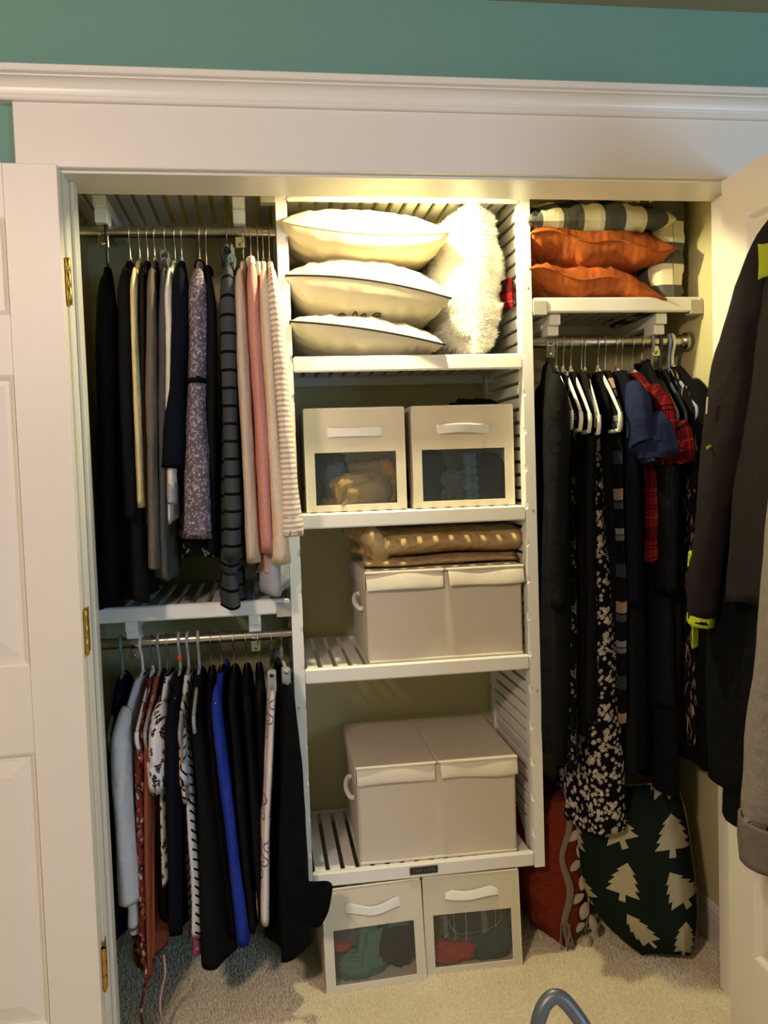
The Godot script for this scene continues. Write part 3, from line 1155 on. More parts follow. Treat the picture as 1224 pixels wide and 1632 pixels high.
func make_storage():
	# bins on the middle shelf
	window_bin("cream window bin holding khaki and yellow clothes, on the shelf under the cushions", Vector3(0.639, 1.2765, -0.534), 0.0, 0.272, 0.276, [0.006, 0.0, 0.0])
	window_bin("cream window bin showing a blue striped cloth, its strap handle bulging in the light", Vector3(0.938, 1.2765, -0.534), 0.0, 0.284, 0.276, [0.020, -0.003, 0.001])
	window_bin("cream window bin on the carpet holding green clothes, its strap handle sagging", Vector3(0.631, 0.0, -0.44), 0.05, 0.272, 0.262, [0.014, 0.011, 0.0], 0.040)
	window_bin("cream window bin on the carpet holding dark plaid and red clothes", Vector3(0.915, 0.0, -0.463), -0.02, 0.270, 0.2615, [0.009, 0.004, -0.002], 0.022)
	# what the windows show
	var b = Vector3(0.639, 1.281, -0.45)
	in_bin("folded_trousers", "khaki trousers with a stitched waistband in the window bin", M.khaki, b + Vector3(0.02, 0.045, 0.005), Vector3(0.155, 0.10, 0.075), 1.0, 0.3)
	in_bin("folded_shorts", "tan shorts lying behind the khaki trousers in the bin", M.khaki, b + Vector3(0.045, 0.085, -0.045), Vector3(0.11, 0.085, 0.07), 2.0, -0.3)
	in_bin("folded_blouse", "mustard yellow top at the bin window's edge", M.mustard, b + Vector3(0.095, 0.07, -0.03), Vector3(0.05, 0.12, 0.08), 3.0)
	in_bin("folded_blouse", "mustard yellow cloth under the khaki trousers", M.mustard, b + Vector3(-0.055, 0.015, -0.01), Vector3(0.07, 0.03, 0.06), 4.0)
	in_bin("folded_jeans", "grey blue jeans beside the khaki trousers in the bin", M.jean, b + Vector3(-0.055, 0.07, -0.02), Vector3(0.06, 0.10, 0.07), 5.0)
	in_bin("folded_jumper", "dark crumpled jumper behind the jeans in the bin of yellow clothes", M.black2, b + Vector3(-0.075, 0.115, -0.055), Vector3(0.10, 0.10, 0.09), 6.0)
	in_bin("folded_jumper", "dark cloth in the lower corner of the bin of yellow clothes", M.navy, b + Vector3(-0.095, 0.04, -0.035), Vector3(0.07, 0.08, 0.07), 7.0)
	b = Vector3(0.938, 1.281, -0.45)
	single("knit_scarf", lump(Vector3(0.10, 0.11, 0.05), 8.0, 0.35), mat_once("knit", C(74, 76, 84)), "grey ribbed knit behind the window of the bin with blue cloth", "clothing", b + Vector3(-0.015, 0.055, -0.02))
	single("ruffled_cloth", ruffle(), M.bluel, "blue gathered cloth hanging down the bin window", "clothing", b + Vector3(0.028, 0.075, 0.012), Vector3(0, 0, 0.05))
	in_bin("folded_jumper", "black jumper at the right of the blue gathered cloth", M.black2, b + Vector3(0.09, 0.06, -0.03), Vector3(0.10, 0.14, 0.09), 9.0)
	in_bin("folded_jumper", "dark top at the left of the ribbed knit in the bin", M.black, b + Vector3(-0.09, 0.07, -0.04), Vector3(0.10, 0.15, 0.09), 10.0)
	in_bin("folded_jumper", "black clothes heaped above the rim of the bin with blue cloth", M.black, b + Vector3(0.075, 0.255, -0.10), Vector3(0.14, 0.08, 0.14), 11.0)
	b = Vector3(0.631, 0.004, -0.365)
	in_bin("folded_tee", "sage green tee curving across the floor bin window", M.green, b + Vector3(0.0, 0.075, -0.005), Vector3(0.075, 0.15, 0.06), 12.0, 0.4)
	in_bin("folded_tee", "green tee lying at the bottom of the floor bin", M.green, b + Vector3(-0.045, 0.035, 0.0), Vector3(0.09, 0.07, 0.07), 13.0)
	in_bin("folded_blouse", "grey green top filling the floor bin's upper corner", M.charcoal, b + Vector3(-0.055, 0.125, -0.03), Vector3(0.09, 0.10, 0.09), 14.0)
	in_bin("folded_tee", "green cloth along the top of the floor bin window", M.green, b + Vector3(0.075, 0.15, -0.03), Vector3(0.10, 0.05, 0.09), 15.0)
	in_bin("folded_jumper", "black jumper beside the curved sage green tee", M.black, b + Vector3(0.065, 0.085, -0.02), Vector3(0.10, 0.13, 0.07), 16.0, 0.2)
	in_bin("folded_scarf", "coral red scarf at the side of the floor bin of green clothes", M.red, b + Vector3(-0.09, 0.095, 0.0), Vector3(0.06, 0.022, 0.06), 17.0)
	in_bin("folded_scarf", "coral scrap at the top of the floor bin of green clothes", M.red, b + Vector3(0.02, 0.155, -0.005), Vector3(0.05, 0.02, 0.05), 18.0)
	b = Vector3(0.915, 0.004, -0.385)
	in_bin("folded_shirt", "dark plaid shirt with white lines in the floor bin", M.plaid, b + Vector3(0.01, 0.112, 0.008), Vector3(0.17, 0.085, 0.05), 19.0, 0.15, 0.10)
	in_bin("folded_jumper", "red jumper at the bottom of the floor bin with plaid", M.red, b + Vector3(-0.055, 0.035, 0.005), Vector3(0.12, 0.06, 0.07), 20.0)
	in_bin("folded_jumper", "dark teal jumper under the plaid shirt in the floor bin", mat_once("tealdark", C(40, 66, 70)), b + Vector3(0.055, 0.045, 0.0), Vector3(0.12, 0.09, 0.07), 21.0)
	# lidded boxes
	lidded_box("cream lidded box under the folded throw", Vector3(0.868, 0.8635, -0.549), 0.0, 0.440, 0.246, 0.375, 0.6)
	lidded_box("cream lidded box on the lowest shelf above the nameplate, its whole lid in view", Vector3(0.834, 0.3065, -0.568), -0.015, 0.452, 0.271, 0.405, 0.2)
	# folded throw
	var t = thing("folded_throw", "folded tan fleece throw lying on the upper lidded box", "blanket", Vector3(0.87, 1.1115, -0.54))
	var lay = 2
	for k in lay:
		var pts = []
		var rad = []
		for i in 33:
			var u = i / 32.0
			var x = lerpf(-0.205 + 0.012 * k, 0.232 - 0.004 * k, u)
			var cr = 1.0 - 0.10 * exp(-pow((x - 0.085) / 0.006, 2.0)) - 0.07 * exp(-pow((x + 0.13) / 0.008, 2.0))
			pts.append(Vector3(x, (0.016 if k == 0 else 0.066) + 0.002 * sin(x * 21 + k), 0.0 + 0.004 * sin(x * 30.0 + k * 2)))
			rad.append(Vector2((0.017 if k == 0 else 0.040) * cr, (0.128 + 0.007 * k) * (0.985 + 0.015 * cr)))
		var a = new_arr()
		add_tube(a, pts, rad, 28, Vector3(0, 1, 0), true, 0.10, k)
		part("fold", arr_mesh(a), M.throw, t)
	for k in 4:
		var pts = []
		for i in 9:
			var u = i / 8.0
			pts.append(Vector3(-0.205 + 0.03 * u - 0.012 * k + 0.02 * sin(u * 3.0), 0.105 - 0.085 * u + 0.004 * k, 0.11 - 0.05 * k + 0.012 * sin(u * 4 + k)))
		var a = new_arr()
		add_tube(a, pts, filled(9, Vector2(0.017, 0.026)), 12, Vector3(0, 0, 1), true, 0.15, k * 3.0)
		part("end_fold", arr_mesh(a), M.throw, t)

func mat_once(k, col):
	if not M.has(k):
		M[k] = cloth(col)
	return M[k]

func ruffle():
	var a = new_arr()
	var rows = []
	var uvs = []
	for j in 41:
		var row = []
		var uv = []
		for i in 13:
			var u = i / 12.0 - 0.5
			var v = j / 40.0
			row.append(Vector3(u * 0.036 * (1.0 + 0.15 * sin(v * 40)), 0.07 - v * 0.15, 0.004 * sin(v * 75.0 + u * 4.0) + 0.003 * cos(u * 9)))
			uv.append(Vector2(u * 0.03, v * 0.15))
		rows.append(row)
		uvs.append(uv)
	add_sheet(a, rows, uvs)
	return arr_mesh(a)

# ------------------------------------------------------------------ cushions
func make_cushions():
	# stack of three cream cushions: bottom, middle, top
	var specs = [
		[Vector3(0.676, 1.743, -0.545), Vector3(0.405, 0.42, 0.128), 0.0, "lowest cream cushion of the stack, with dark piping", M.cushion, 0.012],
		[Vector3(0.693, 1.861, -0.540), Vector3(0.43, 0.42, 0.20), -0.05, "middle cream cushion of the stack, with dark piping and black script underneath", M.cushion, 0.02],
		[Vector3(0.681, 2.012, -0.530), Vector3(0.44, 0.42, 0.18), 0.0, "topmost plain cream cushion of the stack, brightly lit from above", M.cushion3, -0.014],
	]
	for k in 3:
		var s = specs[k]
		var dip = s[5]
		var tilt = -0.05 if k < 2 else 0.0
		var o = {"pinch": 0.05, "pw": 0.41, "wr": 0.005, "sd": 3.0 + k, "f": func(p, u, v): return p + Vector3(0, dip * (1.0 - u * u) * v * v + tilt * u * 0.4 * v * v - 0.012 * u * (1.0 if v > 0 else 0.0), 0)}
		var t = thing("cushion", s[3], "cushion", s[0], s[2], "cream cushions on the top tower shelf")
		var cv = part("cover", cushion(s[1].x, s[1].y, s[1].z, o), s[4], t)
		if k < 2:
			part("piping", tube(seam_points(s[1].x, s[1].y, s[1].z, o), 0.0028, 8), M.piping, cv).set_meta("label", "dark piping")
		else:
			part("seam", tube(seam_points(s[1].x, s[1].y, s[1].z, o), 0.0016, 6), M.cushion3, cv)
		if k == 1:
			# the tops of a few strokes of black script show at the lower front
			var a = new_arr()
			for q in [[[-0.09, -0.066], [-0.075, -0.055], [-0.062, -0.060], [-0.070, -0.068]], [[-0.05, -0.068], [-0.035, -0.052], [-0.028, -0.066], [-0.012, -0.058], [-0.004, -0.068]], [[0.005, -0.066], [0.02, -0.058], [0.035, -0.060]], [[0.005, -0.062], [0.022, -0.064], [0.034, -0.064]]]:
				var pts = []
				for p in q:
					var u = p[0] / 0.215
					var best = 1.0
					var bp = Vector3.ZERO
					for i in 120:
						var v = 0.30 + 0.70 * i / 120.0
						var c = cushion_point(u, v, -1.0, s[1].x, s[1].y, s[1].z, o)
						if absf(c.y - p[1]) < best:
							best = absf(c.y - p[1])
							bp = c
					pts.append(bp + Vector3(0, -0.0005, 0.0012))
				add_tube(a, curve(pts, 4), 0.0017, 6)
			part("script", arr_mesh(a), M.piping, cv).set_meta("label", "black script lettering, mostly hidden")
	# fluffy cushion standing on edge
	var o = {"pinch": 0.02, "pw": 0.46, "wr": 0.020, "sd": 9.0}
	var t = thing("cushion", "fluffy white fur cushion standing on edge beside the cream stack", "cushion", Vector3(0.978, 1.895, -0.565), 0.0)
	var fm = cushion(0.40, 0.41, 0.225, o, 30)
	var c = part("cover", fm, M.fur, t, Vector3.ZERO, Vector3(0, 0, PI / 2))
	fur(t, fm, c.transform, 26000)
	var patch = {"pinch": 0.0, "pw": 0.4, "wr": 0.003, "sd": 4.0}
	part("plaid_patch", cushion(0.085, 0.10, 0.03, patch, 12), M.tartan, t, Vector3(0.097, -0.035, 0.120), Vector3(0, 0.25, PI / 2)).set_meta("label", "red plaid patch on its side")
	# orange cushions and checked cushions on the right-hand shelf
	var od = {"pinch": 0.05, "pw": 0.42, "wr": 0.008, "sd": 12.0, "f": func(p, u, v): return p + Vector3(0, -0.022 * u * v * v - 0.035 * pow(maxf(u, 0), 3) + 0.010 * sin(u * 6.0) * v * v, 0)}
	t = thing("cushion", "lower orange cushion lying on the shelf beside the checked cushion", "cushion", Vector3(1.315, 1.888, -0.545), 0.0, "orange linen cushions")
	part("cover", cushion(0.385, 0.40, 0.125, od), M.orange, t)
	part("flange", tube(seam_points(0.385, 0.40, 0.115, od), 0.0035, 6), M.orange, t)
	od = {"pinch": 0.045, "pw": 0.42, "wr": 0.008, "sd": 15.0, "f": func(p, u, v): return p + Vector3(0, -0.026 * u * v * v + 0.008 * sin(u * 7.0) * v * v, 0)}
	t = thing("cushion", "upper orange cushion with crinkled seam, under the black checked cushion", "cushion", Vector3(1.332, 1.985, -0.535), 0.0, "orange linen cushions")
	part("cover", cushion(0.41, 0.40, 0.165, od), M.orange, t)
	part("flange", tube(seam_points(0.41, 0.40, 0.165, od), 0.0035, 6), M.orange, t)
	od = {"pinch": 0.05, "pw": 0.4, "wr": 0.008, "sd": 18.0, "uo": 0.05, "vo": 0.065}
	t = thing("cushion", "black and cream checked cushion lying on top of the orange cushions", "cushion", Vector3(1.325, 2.088, -0.53), 0.0, "buffalo check cushions")
	part("cover", cushion(0.42, 0.42, 0.13, od), M.buffalo, t, Vector3.ZERO, Vector3(0.25, 0, 0.02))
	od = {"pinch": 0.05, "pw": 0.27, "wr": 0.006, "sd": 19.0, "uo": 0.02, "vo": 0.082}
	t = thing("cushion", "black and cream checked cushion standing on edge against the closet wall", "cushion", Vector3(1.543, 2.01, -0.558), 0.0, "buffalo check cushions")
	part("cover", cushion(0.40, 0.40, 0.14, od), M.buffalo, t, Vector3.ZERO, Vector3(0.0, 0.0, PI / 2 - 0.03))
	part("seam", tube(seam_points(0.40, 0.40, 0.14, od), 0.0009, 6), mat_once("seamgrey", C(112, 110, 100)), t, Vector3.ZERO, Vector3(0.0, 0.0, PI / 2 - 0.03))
	# floor cushions
	var fo = {"pinch": 0.05, "pw": 0.36, "wr": 0.014, "sd": 22.0}
	t = thing("cushion", "rust red cushion standing on the carpet behind the tower foot", "cushion", Vector3(1.190, 0.215, -0.56), 0.0)
	var cov = part("cover", cushion(0.43, 0.36, 0.225, fo), M.redorange, t, Vector3.ZERO, Vector3(0, 0.06, PI / 2))
	var a = new_arr()
	var rib = []
	for k in 22:
		rib.append(cov.transform * (cushion_point(lerpf(-0.92, 0.92, k / 21.0), 0.995, 0.0, 0.43, 0.36, 0.225, fo) + Vector3(0, 0.012 * sin(k * 0.6), 0.004)))
	add_tube(a, rib, filled(22, Vector2(0.010, 0.003)), 8, Vector3(1, 0, 0.1), true, 0.5, 2.0)
	part("tulle_ribbon", arr_mesh(a), M.tulle, t).set_meta("label", "grey tulle ribbon down the seam")
	a = new_arr()
	for k in 9:
		var q = Vector3(0.0 + 0.014 * sin(k * 2.4), -0.165 + 0.004 * k, 0.185)
		add_tube(a, [q, q + Vector3(0.008 * sin(k * 1.7), -0.03, 0.012), q + Vector3(0.014 * sin(k * 1.7), -0.05, 0.010)], 0.002, 5)
	part("tassel", arr_mesh(a), M.tulle, t)
	part("bell", lump(Vector3(0.026, 0.026, 0.026), 5.0, 0.15, 14), mat_once("bellm", C(120, 108, 96)), t, Vector3(0.012, -0.198, 0.185))
	# felt leaves along its far edge
	for k in 11:
		var y = 0.125 - k * 0.031 + 0.006 * sin(k * 3.1)
		part("felt_leaf", leaf_mesh(0.024 + 0.004 * sin(k * 2.0), 0.034), M.felt, t, Vector3(0.056 + 0.008 * (k % 3) + k * 0.001, y, 0.176 - 0.006 * (k % 2)), Vector3(-0.25, -0.3 + 0.2 * sin(k * 1.9), -0.9 + 0.55 * (k % 3)))
	part("leaf_cord", tube(curve([Vector3(0.064, 0.14, 0.165), Vector3(0.074, 0.0, 0.172), Vector3(0.078, -0.12, 0.165), Vector3(0.07, -0.19, 0.15)]), 0.0025, 6), M.felt, t)
	fo = {"pinch": 0.04, "pw": 0.46, "wr": 0.006, "sd": 25.0, "uo": 0.10, "vo": 0.05, "f": func(p, u, v): return Vector3(p.x * (1.0 - 0.60 * pow(maxf(v, 0.0), 2.2) - 0.16 * pow(maxf(-v, 0.0), 4.0)) + 0.050 * pow(maxf(v, 0.0), 2.0), p.y * (1.0 - 0.2 * v), p.z)}
	t = thing("cushion", "dark green cushion with pale fir trees standing on one corner on the carpet", "cushion", Vector3(1.388, 0.238, -0.335), 0.0)
	var fr = (Basis(Vector3(0, 1, 0), -0.45) * Basis(Vector3(0, 0, 1), 0.12) * Basis(Vector3(1, 0, 0), PI / 2 - 0.16)).get_euler()
	part("cover", cushion(0.32, 0.47, 0.26, fo, 36), M.firs, t, Vector3.ZERO, fr)
	part("seam", tube(seam_points(0.32, 0.47, 0.26, fo), 0.002, 6), M.felt, t, Vector3.ZERO, fr)

func leaf_mesh(w, l):
	var a = new_arr()
	var rows = []
	var uvs = []
	for j in 9:
		var v = j / 8.0
		var hw = w * pow(sin(PI * clampf(v * 0.96 + 0.03, 0, 1)), 0.7) * 0.5
		var row = []
		var uv = []
		for i in 5:
			var u = i / 2.0 - 1.0
			row.append(Vector3(u * hw, -v * l * 1.5, 0.004 * (1.0 - u * u) + 0.004 * sin(v * 3)))
			uv.append(Vector2(u, v) * 0.02)
		rows.append(row)
		uvs.append(uv)
	add_sheet(a, rows, uvs)
	return arr_mesh(a)

# short tufts over a mesh
func fur(parent, mesh, tr, count):
	var arrs = mesh.surface_get_arrays(0)
	var vs = arrs[Mesh.ARRAY_VERTEX]
	var ns = arrs[Mesh.ARRAY_NORMAL]
	var idx = arrs[Mesh.ARRAY_INDEX]
	var r = RandomNumberGenerator.new()
	r.seed = 71
	var st = new_st()
	for k in 3:
		var a = TAU * k / 3
		var b = TAU * (k + 1) / 3
		tri(st, Vector3(cos(a) * 0.0011, 0, sin(a) * 0.0011), Vector3(cos(b) * 0.0011, 0, sin(b) * 0.0011), Vector3(0.003, 0.012, 0), Vector3(cos((a + b) / 2), 0.2, sin((a + b) / 2)).normalized())
	var mm = MultiMesh.new()
	mm.transform_format = MultiMesh.TRANSFORM_3D
	mm.mesh = st.commit()
	mm.instance_count = count
	var nt = idx.size() / 3
	var areas = PackedFloat32Array()
	var total = 0.0
	for k in nt:
		total += (vs[idx[k * 3 + 1]] - vs[idx[k * 3]]).cross(vs[idx[k * 3 + 2]] - vs[idx[k * 3]]).length()
		areas.append(total)
	for k in count:
		var f = areas.bsearch(r.randf() * total)
		f = mini(f, nt - 1)
		var u = r.randf()
		var v = r.randf()
		if u + v > 1.0:
			u = 1.0 - u
			v = 1.0 - v
		var i0 = idx[f * 3]
		var i1 = idx[f * 3 + 1]
		var i2 = idx[f * 3 + 2]
		var p = vs[i0] + (vs[i1] - vs[i0]) * u + (vs[i2] - vs[i0]) * v
		var n = (ns[i0] + ns[i1] + ns[i2]).normalized()
		n = (n + Vector3(r.randf_range(-1, 1), r.randf_range(-1, 1), r.randf_range(-1, 1)) * 0.45).normalized()
		var x = n.cross(Vector3(r.randf_range(-1, 1), r.randf_range(-1, 1), r.randf_range(-1, 1))).normalized()
		mm.set_instance_transform(k, tr * Transform3D(Basis(x, n, x.cross(n)).scaled_local(Vector3.ONE * r.randf_range(0.6, 1.2)), p - n * 0.001))
	var o = MultiMeshInstance3D.new()
	o.name = "fur"
	o.multimesh = mm
	o.material_override = M.fur
	o.set_meta("kind", "stuff")
	parent.add_child(o, true)

func carpet_pile():
	var r = RandomNumberGenerator.new()
	r.seed = 72
	var st = new_st()
	for k in 3:
		var a = TAU * k / 3
		var b = TAU * (k + 1) / 3
		tri(st, Vector3(cos(a) * 0.0014, 0, sin(a) * 0.0014), Vector3(cos(b) * 0.0014, 0, sin(b) * 0.0014), Vector3(0.001, 0.007, 0), Vector3(cos((a + b) / 2), 0.4, sin((a + b) / 2)).normalized())
	var mm = MultiMesh.new()
	mm.transform_format = MultiMesh.TRANSFORM_3D
	mm.use_colors = true
	mm.mesh = st.commit()
	var n = 100000
	mm.instance_count = n
	for k in n:
		var p = Vector3(r.randf_range(-0.08, 1.60), 0, 0)
		var q = r.randf()
		p.z = lerpf(-0.78, 0.30, q)
		var b = Basis(Vector3(0, 1, 0), r.randf() * TAU) * Basis(Vector3(1, 0, 0), r.randf_range(-0.45, 0.45))
		mm.set_instance_transform(k, Transform3D(b.scaled_local(Vector3(1, r.randf_range(0.5, 1.2), 1)), p))
		var s = 0.55 + 0.4 * nz.get_noise_2d(p.x * 420.0, p.z * 420.0) + r.randf_range(-0.12, 0.12)
		mm.set_instance_color(k, C(220, 208, 180).lerp(C(246, 238, 214), clampf(s, 0, 1)).srgb_to_linear())
	var o = MultiMeshInstance3D.new()
	o.name = "carpet_pile"
	o.multimesh = mm
	M.pile.vertex_color_use_as_albedo = true
	M.pile.albedo_color = Color.WHITE
	o.material_override = M.pile
	o.set_meta("kind", "stuff")
	o.set_meta("label", "short beige carpet pile on the closet floor")
	o.set_meta("category", "carpet")
	add_child(o, true)


# ------------------------------------------------------------------ clothes
const ROD_Y = {"upper": 2.022, "lower": 0.950, "long": 1.724}

func hook_points(neck, side = 1.0):
	return curve([Vector3(0, neck, 0), Vector3(0, neck * 0.55, 0.002), Vector3(0, -0.022, 0.012 * side), Vector3(0, -0.006, 0.0185 * side), Vector3(0, 0.012, 0.0125 * side), Vector3(0, 0.0185, 0.0), Vector3(0, 0.012, -0.0125 * side), Vector3(0, -0.004, -0.0185 * side)], 5)

# a hanger whose origin is the rod's axis; arms lie in its own y-z plane
func hanger(kind, m, label, at, turn, neck, hw = 0.205, drop = 0.105):
	var t = thing("clothes_hanger", label, "hanger", at, turn)
	var big = kind == "tub"
	part("hook", tube(hook_points(neck), 0.0042 if big else 0.00145, 8), m if big else M.wire, t)
	if kind == "clip":
		part("stem", box(Vector3(-0.004, neck - 0.03, -0.012), Vector3(0.004, neck + 0.004, 0.012), 0.002), m, t)
		part("bar", tube([Vector3(0, neck - 0.03, -0.16), Vector3(0, neck - 0.024, 0.0), Vector3(0, neck - 0.03, 0.16)], 0.005, 10), m, t)
		for s in [-1, 1]:
			part("clip", box(Vector3(-0.011, neck - 0.075, s * 0.14 - 0.016), Vector3(0.011, neck - 0.022, s * 0.14 + 0.016), 0.003), M.clear, t)
		return t
	var pts = []
	for k in 15:
		var u = k / 14.0 * 2.0 - 1.0
		pts.append(Vector3(0, neck - drop * pow(absf(u), 1.25) + (0.004 if absf(u) < 0.05 else 0.0), u * hw))
	if kind == "slim":
		part("arms", strip_arms(pts, 0.0032, 0.0105), m, t)
		part("neck_cap", tube([Vector3(0, neck - 0.004, 0), Vector3(0, neck + 0.016, 0)], [0.006, 0.0035], 10), m, t)
	else:
		var r = 0.0046 if big else 0.0014
		part("arms", tube(pts, r, 10), m, t)
	if kind != "slim" or m == M.h_white:
		var r2 = 0.0046 if big else (0.0014 if kind == "wire" else 0.0055)
		var b = neck - drop - 0.045
		var e0 = neck - drop
		part("trouser_bar", tube(curve([Vector3(0, e0, -hw), Vector3(0, e0 - 0.018, -hw - 0.004), Vector3(0, b + 0.004, -hw + 0.008), Vector3(0, b, -hw + 0.03), Vector3(0, b, 0), Vector3(0, b, hw - 0.03), Vector3(0, b + 0.004, hw - 0.008), Vector3(0, e0 - 0.018, hw + 0.004), Vector3(0, e0, hw)], 4), r2, 8), m, t)
	return t

func strip_arms(pts, rx, ry):
	var a = new_arr()
	var rad = []
	for k in pts.size():
		var u = absf(k / (pts.size() - 1.0) * 2.0 - 1.0)
		rad.append(Vector2(rx, ry * (1.0 - 0.35 * u)))
	add_tube(a, pts, rad, 12, Vector3(1, 0, 0))
	return arr_mesh(a)

func body_mesh(g):
	var hw = g.get("hw", 0.2)
	var hb = g.get("hb", hw)
	var drop = g.get("drop", 0.10)
	var ln = g.len
	var th = g.get("th", 0.016)
	var bf = g.get("bf", 1.15)
	var fl = g.get("fl", 1.0)
	var fb = g.get("fb", fl)
	var wv = g.get("wv", 0.008)
	var nw = g.get("nw", 3.0)
	var sd = g.get("sd", 1.0)
	var lx = g.get("lx", 0.0)
	var lz = g.get("lz", 0.0)
	var hs = g.get("hs", 0.0)
	var nk = g.get("nk", 0.052)
	var skirt = g.get("skirt", false)
	var N = 44
	var rows = []
	var uvs = []
	var a = new_arr()
	var list = []
	if skirt:
		list.append([0.0, hw, hb, th * 0.5, 0.0])
	else:
		for k in 7:
			var s = k / 6.0
			list.append([-drop * pow(s, 1.25), lerpf(nk, hw, s), lerpf(nk, hb, s), lerpf(0.009, th * 0.75, s), 0.0])
	var top = 0.0 if skirt else -drop
	for k in range(1, 31):
		var tt = k / 30.0
		var pinch = 1.0 - 0.05 * sin(PI * clampf(tt * 2.2, 0, 1)) * (0.0 if skirt else 1.0)
		list.append([lerpf(top, -ln, tt), hw * pinch * lerpf(1.0, fl, tt), hb * pinch * lerpf(1.0, fb, tt), th * lerpf(0.8, bf, pow(tt, 0.8)), tt])
	list.append([-ln + 0.02, list[-1][1] * 0.96, list[-1][2] * 0.96, list[-1][3] * 0.8, 1.0])
	for q in list:
		var row = []
		var uv = []
		for i in N + 1:
			var an = TAU * i / N
			var c = cos(an)
			var s = sin(an)
			var zc = signf(c) * pow(absf(c), 0.8)
			var z = zc * (q[1] if c > 0 else q[2])
			var x = signf(s) * pow(absf(s), 0.75) * q[3]
			var tt = q[4]
			x += wv * pow(tt, 0.6) * sin(nw * PI * zc + sd * 2.3 + 0.9 * sin(tt * 3.0 + sd))
			x += wv * 0.7 * nz.get_noise_3d(z * 900.0 + sd * 97.0, q[0] * 160.0, s * 30.0) * minf(1.0, tt * 3.0 + 0.2)
			z += 0.010 * nz.get_noise_2d(q[0] * 300.0 + sd * 50.0, c * 60.0) * minf(1.0, tt * 4.0)
			var y = q[0] + (hs * zc * tt) + 0.006 * tt * sin(an * 3.0 + sd)
			row.append(Vector3(x + lx * tt, y, z + lz * tt))
		var run = [0.0]
		for i in N:
			run.append(run[i] + (row[i + 1] - row[i]).length())
		for i in N + 1:
			uv.append(Vector2(run[i] if i <= N / 2 else run[i] - run[N], -q[0]))
		rows.append(row)
		uvs.append(uv)
	add_sheet(a, rows, uvs, true)
	return arr_mesh(a)

func sleeve_mesh(pts, rads, sd, wob = 0.2, up = Vector3(1, 0, 0.05)):
	var p = curve(pts, 7)
	var r = []
	for k in p.size():
		var u = k / (p.size() - 1.0) * (rads.size() - 1)
		var i = mini(int(u), rads.size() - 2)
		r.append(rads[i].lerp(rads[i + 1], u - i))
	# turn the cuff's edge inwards
	p.append(p[p.size() - 1] + (p[p.size() - 3] - p[p.size() - 1]).normalized() * 0.02)
	r.append(r[r.size() - 1] * 0.82)
	var a = new_arr()
	add_tube(a, p, r, 18, up, true, wob, sd)
	return arr_mesh(a)

